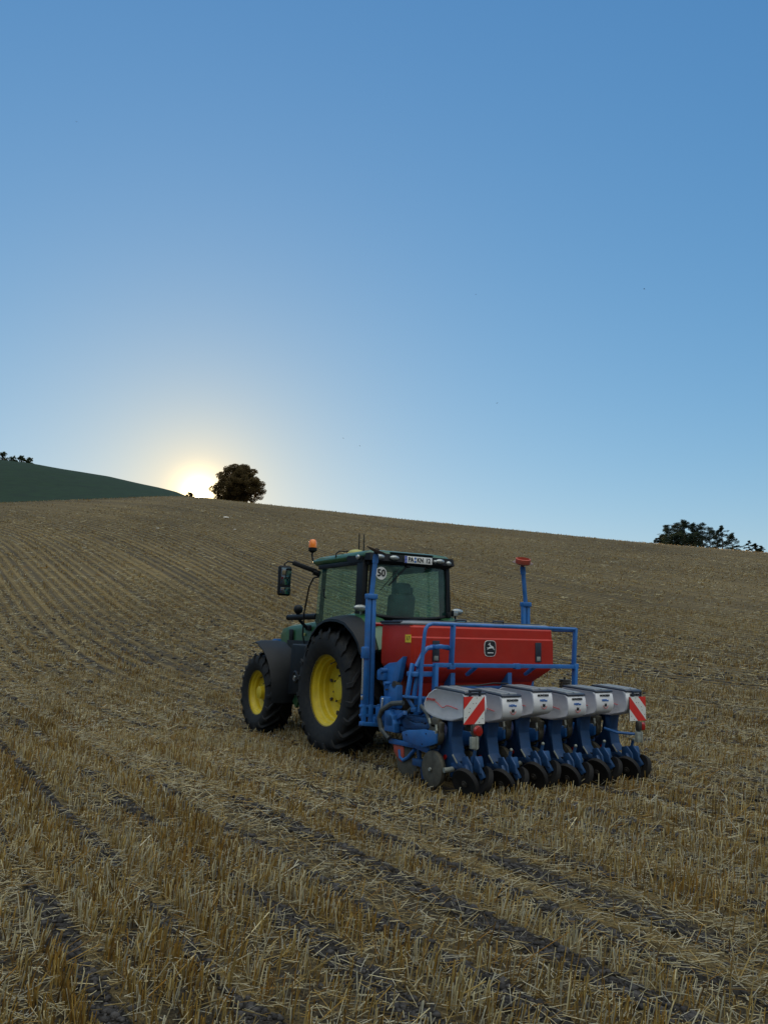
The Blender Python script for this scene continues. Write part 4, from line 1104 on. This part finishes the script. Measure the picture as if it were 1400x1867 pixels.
marker(-1, 'marker_arm'); marker(1, 'marker_arm')
# black coil spring on its post at the right
b = MB()
sp = []
for k in range(6 * 14 + 1):
    a = 2 * math.pi * k / 14; sp.append((1.55 + .075 * math.cos(a), -2.28 + .075 * math.sin(a), 1.02 + .15 * k / (6 * 14)))
b.tube(sp, .011, n=6); b.tube([(1.55, -2.28, .7), (1.55, -2.28, 1.22)], .018, n=8); b.lathe([(.003, 0), (.085, 0), (.085, .015), (.003, .015)], (1.55, -2.28, 1.17), n=20, M=Matrix.Rotation(R(-90), 4, 'Y'))
pb(b, 'coil_spring', DARKMETAL)

# one row unit, then copies of it
UY = -3.2
UOFF = Vector((0, UY, 0))
def row_unit(x):
    off = UOFF
    def ub(b, name, mats, parent, smooth=32):
        bmesh.ops.translate(b.bm, vec=-off, verts=b.bm.verts)
        return b.build(name, mats, parent, smooth)
    b = MB()
    # cast shank from box to press wheels, widening downwards
    b.prism([(-3.16, .84), (-3.40, .85), (-3.36, .72), (-3.33, .60), (-3.36, .46), (-3.42, .36), (-3.50, .30), (-3.46, .22), (-3.30, .20), (-3.12, .28), (-3.02, .38), (-3.10, .47), (-3.19, .56), (-3.22, .70), (-3.14, .78)], 'X', -.02, .035, bev=.008)
    b.prism([(-3.30, .84), (-3.42, .85), (-3.38, .62), (-3.42, .44), (-3.50, .36), (-3.40, .40), (-3.33, .58)], 'X', -.075, .085, bev=.006)
    b.box((.0, -3.28, .83), (.20, .24, .04), bev=.01)
    # parallel arms to the tool bar
    for z0, z1 in ((.74, .76), (.60, .58)): 
        for dx in (-.075, .075): b.bar((dx, -2.20, z0), (dx, -3.06, z1), .022, .055)
    b.box((0, -2.22, .67), (.20, .05, .28), bev=.01)
    b.prism([(-2.36, .72), (-2.42, .74), (-2.62, .70), (-2.80, .72), (-2.86, .70), (-3.05, .78), (-3.05, .70), (-2.86, .64), (-2.40, .62)], 'X', -.10, -.075, bev=.004)
    b.bar((-.02, -2.3, .42), (-.02, -3.05, .40), .05, .07); b.bar((.0, -3.0, .36), (0, -2.98, .70), .05, .08)
    b.box((-.05, -2.72, .24), (.12, .20, .08), bev=.01); b.bar((-.05, -2.70, .27), (-.05, -2.66, .46), .04, .05); b.bar((-.05, -2.76, .22), (-.05, -2.80, .06), .03, .07)
    b.bar((0, -3.3, .18), (0, -3.62, .26), .06, .05)
    u = ub(b, 'row_unit', BLUE_SHADE_DIRT, planter)
    u.location = Vector((x, UY, 0)) - OFF
    # seed box
    b = MB()
    prof = [(-2.905, .895), (-2.915, .96), (-2.955, 1.03), (-3.03, 1.095), (-3.12, 1.14), (-3.20, 1.160), (-3.70, 1.135), (-3.735, 1.10), (-3.755, .98), (-3.745, .91), (-3.70, .868), (-3.58, .838), (-3.42, .80), (-3.20, .795), (-3.02, .822), (-2.93, .858)]
    cy, cz = -3.33, 1.0
    rings = []
    for xx, sc in ((-.140, .86), (-.150, .93), (-.147, .985), (-.128, 1.0), (.128, 1.0), (.147, .985), (.150, .93), (.140, .86)):
        rings.append([(xx, cy + (y - cy) * (1 - (1 - sc) * .55), cz + (z - cz) * sc) for y, z in prof])
    # belly tucks inwards
    rings = [[(p[0] * (1 - .30 * max(0, (.93 - p[2]) / .12)), p[1], p[2]) for p in r] for r in rings]
    b.loft(rings)
    sb = ub(b, 'seed_box', WHITEBOX, u, 40)
    # lettering and wavy line
    LM = lambda y, z: Matrix(((0, 0, -1, -.1535), (-1, 0, 0, y), (0, 1, 0, z), (0, 0, 0, 1)))
    b = MB()
    b.text('MONOSEM', .036, LM(-3.07, 1.02), depth=.0008, bold=.0012)
    pts = [(-2.975, 1.0), (-3.0, 1.001), (-3.16, 1.003), (-3.20, .992), (-3.25, .965), (-3.30, .945), (-3.34, .952), (-3.38, .972), (-3.43, .975), (-3.50, .966), (-3.60, .952)]
    for sdx in (-1, 1):
        pp = [pts[0], pts[1]] if sdx < 0 else []
        if sdx < 0: b.tube([(-.1525, y, z) for y, z in pts[:2]], .0035, n=4)
        b.tube([(sdx * .1525, y, z) for y, z in pts[2:]], .0045, n=4)
    RM = lambda xx, z: Matrix.Translation((xx, -3.7565 - .0 + (.02 if z > 1.06 else 0) * 0, z)) @ ZR
    b.m(1); b.text('MONOSEM', .034, Matrix.Translation((.0, -3.744, 1.085)) @ Matrix.Rotation(R(-10), 4, 'X') @ ZR, depth=.003, bold=.001)
    b.text('M', .046, Matrix.Translation((0, -3.756, .968)) @ ZR, depth=.003, bold=.003)
    b.m(2); b.text('NGPlus', .036, Matrix.Translation((0, -3.751, 1.026)) @ Matrix.Rotation(R(-5), 4, 'X') @ ZR, depth=.003, bold=.001)
    b.m(0)
    arc = [(.042 * math.sin(R(a)), -3.757, .972 - .044 * math.cos(R(a))) for a in range(-80, 81, 16)]
    b.tube(arc, .003, n=4)
    ub(b, 'lettering', [INKRED, INKBLACK, INKBLUE], sb, 0)
    # lid
    b = MB()
    lp = [(-3.15, 1.158), (-3.17, 1.178), (-3.715, 1.150), (-3.73, 1.135), (-3.72, 1.125)]
    b.prism([(-3.13, 1.150), (-3.15, 1.176), (-3.72, 1.148), (-3.735, 1.138), (-3.735, 1.122)], 'X', -.150, .150, bev=.006)
    b.m(1)
    b.prism([(-3.19, 1.165), (-3.20, 1.186), (-3.68, 1.162), (-3.69, 1.14)], 'X', -.120, -.012, bev=.006)
    b.prism([(-3.19, 1.165), (-3.20, 1.186), (-3.68, 1.162), (-3.69, 1.14)], 'X', .012, .120, bev=.006)
    ub(b, 'box_lid', [LIDDARK, LIDGREY], u)
    # metering housing with outlet and vacuum hose
    b = MB()
    b.lathe([(.003, -.150), (.115, -.150), (.125, -.12), (.125, -.085), (.11, -.075), (.003, -.075)], (0, -3.13, .62), n=28); b.box((-.11, -3.20, .66), (.06, .10, .24), rot=(R(12), 0, 0), bev=.015); b.box((-.12, -3.08, .50), (.05, .12, .10), rot=(R(-20), 0, 0), bev=.015)
    b.box((-.115, -3.14, .75), (.07, .16, .12), bev=.02)
    b.m(1); b.tube([(-.16, -3.20, .74), (-.17, -3.22, .68), (-.165, -3.19, .60)], .014, n=6); b.tube([(-.16, -3.05, .80), (-.17, -3.09, .74)], .012, n=6)
    b.lathe([(.003, -.17), (.05, -.17), (.05, -.155), (.003, -.155)], (0, -3.16, .62), n=16)
    ub(b, 'seed_meter', [DISCM, GALV], u)
    b = MB()
    b.prism([(-2.48, .58), (-2.60, .615), (-2.98, .665), (-3.18, .665), (-3.225, .64), (-3.22, .53), (-3.16, .505), (-2.95, .45), (-2.52, .475)], 'X', -.18, -.145, bev=.012)
    b.m(1); b.box((-.183, -3.02, .62), (.006, .015, .015), bev=0); b.box((-.183, -2.60, .56), (.006, .015, .015), bev=0); b.box((-.183, -2.94, .49), (.006, .015, .015), bev=0)
    ub(b, 'chain_cover', [BLUE, INKBLACK], u)
    b = MB()
    b.prism([(-2.55, .40), (-2.52, .60), (-2.60, .76), (-2.80, .80), (-2.96, .74), (-3.02, .60), (-2.98, .44), (-2.85, .36), (-2.65, .36)], 'X', .10, .17, bev=.02)
    ub(b, 'shaded_cover', NAVY, u)  # navy colour paints in the deep shade on a chain cover
    b = MB(); b.tube([(-.11, -3.03, .70), (-.10, -2.92, .84), (-.06, -2.72, .92), (-.03, -2.48, .86), (-.02, -2.26, .74)], .024, n=8); ub(b, 'vacuum_hose', HOSE, u)
    b = MB(); cl_ = [(.05 + .022 * math.cos(2 * math.pi * k / 8), -2.45 - .42 * k / 72, .70 + .022 * math.sin(2 * math.pi * k / 8) - .05 * k / 72) for k in range(73)]
    b.tube(cl_, .005, n=4); ub(b, 'tension_spring', DARKMETAL, u)
    # gauge wheel and opener disc, red scraper of the fertiliser opener
    b = MB()
    b.lathe([(.003, -.155), (.06, -.165), (.165, -.16), (.205, -.15), (.215, -.12), (.205, -.09), (.16, -.085), (.003, -.09)], (0, -3.10, .225), n=32)
    b.m(1).lathe([(.003, -.185), (.02, -.185), (.022, -.165)], (0, -3.10, .225), n=10)
    ub(b, 'gauge_wheel', [DISCM, GALV], u)
    b = MB()
    b.lathe([(.003, -.012), (.19, -.004), (.195, 0), (.19, .004), (.003, .012)], (-.05, -2.42, .19), n=32, M=Matrix.Rotation(R(7), 4, 'Z'))
    ub(b, 'opener_disc', DISCM, u)
    b = MB(); b.prism([(-2.12, .40), (-2.22, .42), (-2.37, .38), (-2.38, .27), (-2.33, .19), (-2.24, .22), (-2.15, .30)], 'X', -.075, -.055, bev=.004); ub(b, 'scraper', REDDULL, u)
    b = MB(); b.tube([(-.07, -2.28, .34), (-.07, -2.30, .25), (-.07, -2.37, .22), (-.07, -2.48, .27), (-.07, -2.62, .38)], .024, n=8); b.bar((-.07, -2.05, .42), (-.07, -2.6, .43), .045, .06); b.bar((-.07, -2.6, .43), (-.07, -2.94, .40), .045, .05)
    ub(b, 'opener_arm', BLUE, u)
    b = MB(); b.tube([(-.045, -3.21, .37), (-.03, -3.21, .37)], .028, n=12); ub(b, 'red_knob', LENSRED, u)
    # press wheels in a V, with their arms and adjusting rods
    for s in (-1, 1):
        M = Matrix.Rotation(R(-s * 13), 4, 'Z') @ Matrix.Rotation(R(s * 20), 4, 'Y')
        b = MB()
        b.lathe([(.03, -.018), (.09, -.014), (.135, -.028), (.165, -.03), (.172, 0), (.165, .03), (.135, .028), (.09, .014), (.03, .018)], (s * .125, -3.72, .165), n=32, M=M)
        b.m(1)
        b.lathe([(.003, -.03), (.035, -.028), (.04, 0), (.035, .028), (.003, .03)], (s * .125, -3.72, .165), n=16, M=M)
        b.lathe([(.003, -s * -.045), (.012, -s * -.045), (.012, s * .02)], (s * .125, -3.72, .165), n=8, M=M)
        ub(b, 'press_wheel', [WHEELR, DARKMETAL], u)
    b = MB()
    for s, yy in ((-1, -3.62), (1, -3.60)):
        b.bar((s * .03, -3.34, .30), (s * .07, -3.70, .30), .035, .05); b.bar((s * .07, -3.66, .34), (s * .10, -3.76, .20), .05, .06)
        b.prism([(-3.58, .42), (-3.66, .44), (-3.74, .36), (-3.76, .26), (-3.66, .26), (-3.58, .32)], 'X', s * .06 - .012, s * .06 + .012, bev=.004)
    b.box((.11, -3.64, .36), (.10, .09, .13), rot=(R(-15), 0, R(8)), bev=.015)
    b.bar((.05, -3.60, .30), (.055, -3.66, .50), .03, .03); b.bar((-.10, -3.50, .36), (-.02, -3.66, .26), .03, .05)
    ub(b, 'closing_arm', BLUE_SHADE_DIRT, u)
    b = MB(); b.ball((.055, -3.665, .515), .020); b.tube([(.055, -3.66, .49), (.055, -3.665, .51)], .012, n=8)
    ub(b, 'adjusting_rod', GALV, u)
    b = MB(); b.tube([(-.13, -3.48, .44), (-.10, -3.53, .35)], .010, n=6); ub(b, 'spring_rod', GALV, u)
    b = MB(); b.tube([(-.16, -3.36, .25), (-.04, -3.38, .26)], .030, n=10); ub(b, 'axle_stub', GALV, u)
    return u
UX = [.065 + .51 * (k - 2.5) for k in range(6)]
u0 = row_unit(UX[0])
for x in UX[1:]:
    c = copy_tree(u0, planter); c.location = Vector((x, UY, random.choice((-.028, -.005, .006)) if False else (0, -.028, .004, -.030, -.012, -.006)[UX.index(x)])) - OFF; c.rotation_euler = (R((0, .9, -.6, 1.2, -.3, .5)[UX.index(x)]), 0, R((0, .5, -.8, .3, -.4, .6)[UX.index(x)]))

# warning panels with diagonal stripes, tail lamps and boxes on brackets
def clip(poly, a, b_, c):
    """keep a*x+b*y<=c"""
    out = []
    for i in range(len(poly)):
        p, q = poly[i], poly[(i + 1) % len(poly)]
        dp = a * p[0] + b_ * p[1] - c; dq = a * q[0] + b_ * q[1] - c
        if dp <= 0: out.append(p)
        if dp * dq < 0:
            t = dp / (dp - dq); out.append((p[0] + t * (q[0] - p[0]), p[1] + t * (q[1] - p[1])))
    return out
def warning_panel(x0, x1, z0, z1, mirror_):
    Y = -3.80
    b = MB()
    b.m(2).box(((x0 + x1) / 2, Y + .008, (z0 + z1) / 2), (x1 - x0, .010, z1 - z0), bev=.001)
    sq = [(0, 0), (1, 0), (1, 1), (0, 1)]
    for lo, hi, mi in ((-1, .46, 0), (.46, .97, 1), (.97, 1.50, 0), (1.50, 3, 1)):
        pl = clip(clip(sq, 1, 1, hi), -1, -1, -lo)
        if len(pl) < 3: continue
        P = []
        for u, v in pl:
            u2 = 1 - u if mirror_ else u
            P.append((x0 + u2 * (x1 - x0), z1 - v * (z1 - z0)))
        b.m(mi).prism(P, 'Y', Y - .001, Y + .002)
    b.m(2)
    for u, v in ((.62, .05), (.45, .25), (.58, .24), (.28, .42), (.24, .56), (.08, .75), (.74, .94), (.9, .8)):
        u2 = 1 - u if mirror_ else u
        b.box((x0 + u2 * (x1 - x0), Y - .002, z1 - v * (z1 - z0)), (.008, .004, .008), bev=0)
    p = pb(b, 'warning_panel', [PRED, PWHITE, DARKMETAL], smooth=0)
    xc = (x0 + x1) / 2
    b = MB()
    xa, xb = (xc - .04, xc + .10) if not mirror_ else (xc - .05, xc + .09)
    b.bar((xa, Y + .03, z1 - .02), (xa, Y + .03, z1 + .06), .02, .03); b.bar((xb, Y + .03, z1 - .02), (xb, Y + .03, z1 + .06), .02, .03); b.bar((xa - .012, Y + .03, z1 + .06), (xb + .012, Y + .03, z1 + .06), .035, .025)
    b.m(1); b.box((xc + .03, Y + .03, (z0 + z1) / 2 - .14), (.05, .03, .5), bev=.006)
    pb(b, 'panel_bracket', [LIDDARK, GALV], p)
    b = MB()
    xl = xc + (.04 if not mirror_ else .03)
    if not mirror_:
        b.lathe([(.003, -.035), (.05, -.03), (.062, -.005), (.06, .0), (.003, 0)], (xl, Y - .01, z0 - .075), n=24, M=Matrix.Rotation(R(90), 4, 'Z'))
        b.m(1).box((xl, Y + .005, z0 - .075), (.13, .03, .13), bev=.01)
    else:
        b.box((xl + .03, Y - .02, z0 - .07), (.07, .05, .10), bev=.02, seg=3); b.m(1).box((xl - .03, Y - .01, z0 - .065), (.06, .06, .11), bev=.01)
    pb(b, 'tail_lamp', [LENSRED, DARKMETAL], p)
    b = MB(); xg = xc - .0 if not mirror_ else xc + .01
    b.box((xg, Y + .0, z0 - .20), (.10, .05, .13), bev=.008); b.box((xg + .02, Y - .01, z0 - .20), (.02, .05, .14), bev=.004)
    pb(b, 'connection_box', GALV, p)
    b = MB(); s = -1 if not mirror_ else 1
    b.tube([(xg, Y + .01, z0 - .17), (xg - s * .18, Y + .2, z0 - .16), (xg - s * .25, -3.45, z0 - .12)], .018, n=8)
    pb(b, 'support_tube', BLUE, p)
warning_panel(-1.425, -1.135, .805, 1.105, False)
warning_panel(1.20, 1.495, .755, 1.055, True)

# hydraulic and cable runs between tractor and planter
for k in range(4):
    x = -.3 + .17 * k
    b = MB(); b.tube([(x, -.5, 1.2), (x + .03, -.9, 1.0 - .05 * k), (x, -1.3, 1.15), (x - .1, -1.55, 1.35)], .015, n=6); pb(b, 'hydraulic_hose', INKBLACK)
b = MB(); b.tube([(-.55, -2.35, 1.12), (-.2, -2.48, 1.13), (.05, -2.5, 1.16), (.30, -2.5, 1.15)], .012, n=6); pb(b, 'cable', INKBLACK)
b = MB(); b.tube([(-1.38, -2.0, .95), (-1.36, -1.96, .88), (-1.34, -1.92, .82)], .012, n=6); pb(b, 'cable_tie', PWHITE)
b = MB()
b.lathe([(.25, -.1), (.3, -.08), (.3, .08), (.25, .1), (.1, .12), (.003, .12)], (.1, -1.75, .98), n=28); b.box((.1, -1.8, .85), (.7, .35, .25), bev=.03)
pb(b, 'blower_fan', NAVY)

# ------------------------------------------------------------------ trees, shrubs, birds, stones
BARK = mat('bark', (.055, .042, .032), .95, var=.3, scale=3)
LEAF = attr_mat('leaves', .65, .25, sss=.5)
def at(px, py, r):
    x, y, z = pix_dir(px, py); h = math.hypot(x, y)
    return Vector((x / h * r, y / h * r, CAM_H + z / h * r))
def leafcloud(centres, sizes, n, leaf, col, seed, flat=.75):
    g = np.random.default_rng(seed)
    ci = g.choice(len(centres), n, p=np.array(sizes) ** 2 / np.sum(np.array(sizes) ** 2))
    d = g.normal(size=(n, 3)); d /= np.linalg.norm(d, axis=1, keepdims=True)
    rad = np.array(sizes)[ci] * (.45 + .6 * g.random(n) ** .5)
    P = np.array(centres)[ci] + d * rad[:, None] * np.array([1, 1, flat])
    u = g.normal(size=(n, 3)); u /= np.linalg.norm(u, axis=1, keepdims=True)
    w = np.cross(u, g.normal(size=(n, 3))); w /= np.linalg.norm(w, axis=1, keepdims=True)
    L = leaf * g.uniform(.6, 1.4, n)[:, None]
    V = np.stack([P - u * L, P + w * L * .45, P + u * L, P - w * L * .45], 1).reshape(-1, 3)
    F = np.arange(n * 4).reshape(-1, 4)
    C = np.repeat(np.array(col)[None] * g.uniform(.6, 1.35, (n, 1)), 4, 0)
    return V, F, C
def broad_tree(name, base, width, height, label, cat_, seed, nleaf, col=(.055, .062, .022), low=.06, group=None, leaf=.24, nc=46, cs_=1.0):
    t = empty(name, tuple(base)); tag(t, label, cat_, group)
    g = random.Random(seed)
    b = MB()
    b.tube([(0, 0, -.6), (0, 0, .2 * height), (.1, 0, .45 * height), (.2, .1, .7 * height)], [.05 * height, .042 * height, .03 * height, .012 * height], n=10)
    cs, ss = [], []
    k = 0
    while k < nc:
        a = g.uniform(0, 6.283); q = g.random() ** .6; zz = g.uniform(low + .06, .93)
        prof = (1 - abs(zz - .38) ** 2.2 / .40)
        rr_ = max(prof, .12)
        c = (math.cos(a) * q * width * .47 * rr_ ** .9, math.sin(a) * q * width * .43 * rr_ ** .9, zz * height)
        cs.append(c); ss.append(width * g.uniform(.075, .135) * cs_); k += 1
        if k % 4 == 0: b.tube([(0, 0, height * g.uniform(.12, .4)), (c[0] * .5, c[1] * .5, c[2] * .75), c], [.018 * height, .011 * height, .003 * height], n=6)
    b.build('trunk', BARK, t)
    V, F, C = leafcloud(cs, ss, nleaf, leaf, col, seed)
    big_mesh('crown', V, F, LEAF, C, parent=t)
    return t
def gz(p): return float(terrain(p.x, p.y))
# the broad tree by the sun
p = at(433, 917, 158.0); w = 97 / 1468.5 * 158; h = 70 / 1468.5 * 158
zb = p.z
broad_tree('broadleaf_tree', (p.x, p.y, zb), w * 1.02, h, 'broad dark tree with rounded crown beside the setting sun', 'tree', 3, 46000, low=.0, leaf=.155, nc=300, cs_=.64, col=(.11, .078, .030))
p = at(347, 909, 168.0)
broad_tree('round_bush', (p.x, p.y, p.z - .25), 1.9, 1.5, 'small dark bush on the crest left of the sun', 'bush', 9, 2600, low=0, leaf=.12, nc=110, cs_=.9, col=(.09, .07, .03))
# conifers on the right hand crest
def conifer(px, top, basey, r, wpx, label, seed, dens=1.0, spread=.5, gap=0.0):
    p = at(px, basey + 4, r); H = (basey + 4 - top) / 1468.5 * r * 1.0; wd = wpx / 1468.5 * r * 1.3
    t = empty('conifer_tree', tuple(p)); tag(t, label, 'tree', 'conifers standing on the right hand crest')
    g = random.Random(seed); q = np.random.default_rng(seed)
    b = MB(); lx = g.uniform(-.03, .03) * H
    b.tube([(0, 0, -.5), (lx * .4, 0, H * .5), (lx, 0, H)], [.02 * H + .05, .013 * H + .03, .01], n=7)
    cs, ss = [], []
    nb = int(26 * dens)
    for k in range(nb):
        f = gap + (1 - gap) * (k + g.random()) / nb
        L = wd * .5 * (1 - f ** 1.6) ** .8 * g.uniform(.55, 1.15) + .06 * wd
        if f < .15: L *= .8
        a = g.uniform(0, 6.283); z0 = f * H
        e = Vector((math.cos(a) * L, math.sin(a) * L, g.uniform(-.12, .18) * L))
        s0 = Vector((lx * f, 0, z0))
        b.tube([s0, s0 + e * .5 + Vector((0, 0, .05 * L)), s0 + e], [.035 + .006 * H * (1 - f), .03, .012], n=5)
        for m_ in (.3, .5, .7, .86, 1.0):
            cs.append(tuple(s0 + e * m_ + Vector((g.uniform(-.05, .05), g.uniform(-.05, .05), g.uniform(-.04, .06))) * wd)); ss.append(g.uniform(.045, .10) * wd * (1.2 - .45 * m_) + .06)
    b.build('trunk', BARK, t)
    V, F, C = leafcloud(cs, ss, int(6500 * dens), .11, (.020, .034, .022), seed, flat=.45)
    big_mesh('needles', V, F, LEAF, C, parent=t)
C_ = [(1206, 977, 990, 24, 'low spreading conifer at the far left of the crest clump', 1.0, .0),
      (1216, 961, 991, 34, 'leaning bushy conifer second from the left in the crest clump', 1.3, .05),
      (1236, 957, 993, 34, 'dense dark conifer left of the tallest one on the crest', 1.7, 0),
      (1250, 953, 994, 38, 'tallest and thickest conifer in the middle of the crest clump', 2.0, 0),
      (1264, 958, 995, 30, 'dark conifer right beside the tallest one on the crest', 1.5, .05),
      (1281, 958, 996, 32, 'tall open conifer with bare gaps right of the dense clump', 1.1, .08),
      (1294, 965, 998, 28, 'open ragged conifer before the gap in the crest row', 1.0, .05),
      (1308, 971, 1000, 20, 'thin sparse conifer just left of the bare spindly one', .7, .1),
      (1317, 963, 1001, 24, 'tall spindly conifer with bare trunk and few branches', .8, .2),
      (1335, 976, 1002, 26, 'short bushy conifer at the right end of the crest row', 1.1, 0),
      (1365, 987, 1005, 12, 'tiny thin conifer alone on the crest past the row', .5, 0),
      (1377, 993, 1006, 13, 'small rounded conifer second from the right picture edge', .7, 0),
      (1387, 997, 1006.5, 13, 'smallest low conifer nearest the right picture edge', .7, 0)]
for i, (px, top, by, wp, lab, dn, gp) in enumerate(C_):
    conifer(px, top, by, 235.0 + 6 * ((i * 7) % 5), wp, lab, 40 + i, dn, gap=gp)
for px, h_, w_, lab in ((1222, 17, 34, 'low dark bush at the left foot of the conifer clump'), (1246, 22, 34, 'dense dark bush in the middle foot of the conifer clump'), (1268, 20, 30, 'dark bush at the right foot of the conifer clump')):
    p = at(px, 1001, 228.0)
    broad_tree('understorey_bush', tuple(p), w_ / 1468.5 * 228 * 1.1, (h_ + 8) / 1468.5 * 228, lab, 'bush', px, 3200, col=(.02, .035, .02), low=.05, group='bushes under the conifers', leaf=.16, nc=60)
# crowns peeping over the green hill at the upper left
for i, (px, top, w_, lab) in enumerate(((4, 822, 20, 'tallest treetop at the left picture edge over the green hill'), (24, 829, 15, 'treetop second from the left edge above the green hill'), (39, 829, 15, 'ragged treetop third from the left edge above the green hill'), (54, 832, 15, 'last small treetop rightmost above the green hill'))):
    r = 345.0; by = 845 + px * .05
    p = at(px, by + 6, r); H = (by + 6 - top) / 1468.5 * r
    broad_tree('treetop', tuple(p), w_ / 1468.5 * r * 1.05, H * .9, lab, 'tree', 70 + i, 900, col=(.04, .06, .03), low=.2, group='treetops above the green hill', leaf=.3)
# pale stones on the slope below the tree
STONE = mat('pale_stone', (.55, .52, .47), .8, var=.2, scale=9)
def stone(px, py, r, s, lab):
    p = at(px, py, r)
    # walk along the view ray to the ground
    for rr_ in np.linspace(20, 160, 700):
        q_ = at(px, py, rr_)
        if float(ground_z(q_.x, q_.y)) >= q_.z: break
    b = MB(); g = random.Random(int(px)); q = bmesh.ops.create_icosphere(b.bm, subdivisions=2, radius=1.0)
    for v in q['verts']: v.co = Vector((v.co.x * s, v.co.y * s * .6, v.co.z * s * .35)) * g.uniform(.85, 1.1)
    o = b.build('stone', STONE, None, smooth=40); o.location = (q_.x, q_.y, float(ground_z(q_.x, q_.y)) + s * .12)
    tag(o, lab, 'stone', 'pale stones on the slope')
stone(412, 945, 90, .42, 'largest pale stone on the slope under the broad tree')
stone(288, 964, 90, .18, 'small pale stone on the slope far left of the tree')
stone(428, 966, 90, .18, 'small pale stone just below the largest one')
# birds high over the field
BIRD = mat('bird_feathers', (.012, .012, .014), .8, var=.1)
def bird(px, py, r, s, lab, rot):
    b = MB()
    b.tube([(0, -.10 * s, 0), (0, -.05 * s, 0), (0, .05 * s, .005 * s), (0, .10 * s, .0), (0, .13 * s, 0)], [.004 * s, .022 * s, .03 * s, .02 * s, .003 * s], n=8)
    for q in (-1, 1):
        w = [(0, .05 * s, .01 * s), (q * .12 * s, .07 * s, .05 * s), (q * .26 * s, .0, .04 * s), (q * .13 * s, .0, .045 * s), (0, -.03 * s, .01 * s)]
        b.loft([[(x, y, z - .003) for x, y, z in w], [(x, y, z + .003) for x, y, z in w]])
    b.poly([(-.012 * s, -.09 * s, 0), (.012 * s, -.09 * s, 0), (.05 * s, -.18 * s, 0), (0, -.15 * s, 0), (-.05 * s, -.18 * s, 0)])
    o = b.build('bird', BIRD, None); o.location = at(px, py, r); o.rotation_euler = (R(15), R(20 * math.sin(rot * 3)), rot)
    tag(o, lab, 'bird', 'birds in the sky')
for args in ((140, 222, 130, .9, 'lone tiny bird high in the upper left sky', .3), (1174, 527, 110, 1.1, 'dark bird in the right sky above the conifers', 1.2), (867, 537, 150, .8, 'tiny bird high above the tractor left of the darkest bird', 2.0),
             (906, 735, 150, .9, 'tiny bird in the middle sky between tractor and upper birds', 2.7), (626, 799, 120, .9, 'left one of two birds low over the hill right of the tree', .8), (656, 813, 120, .9, 'right one of two birds low over the hill right of the tree', 1.6)):
    bird(*args)
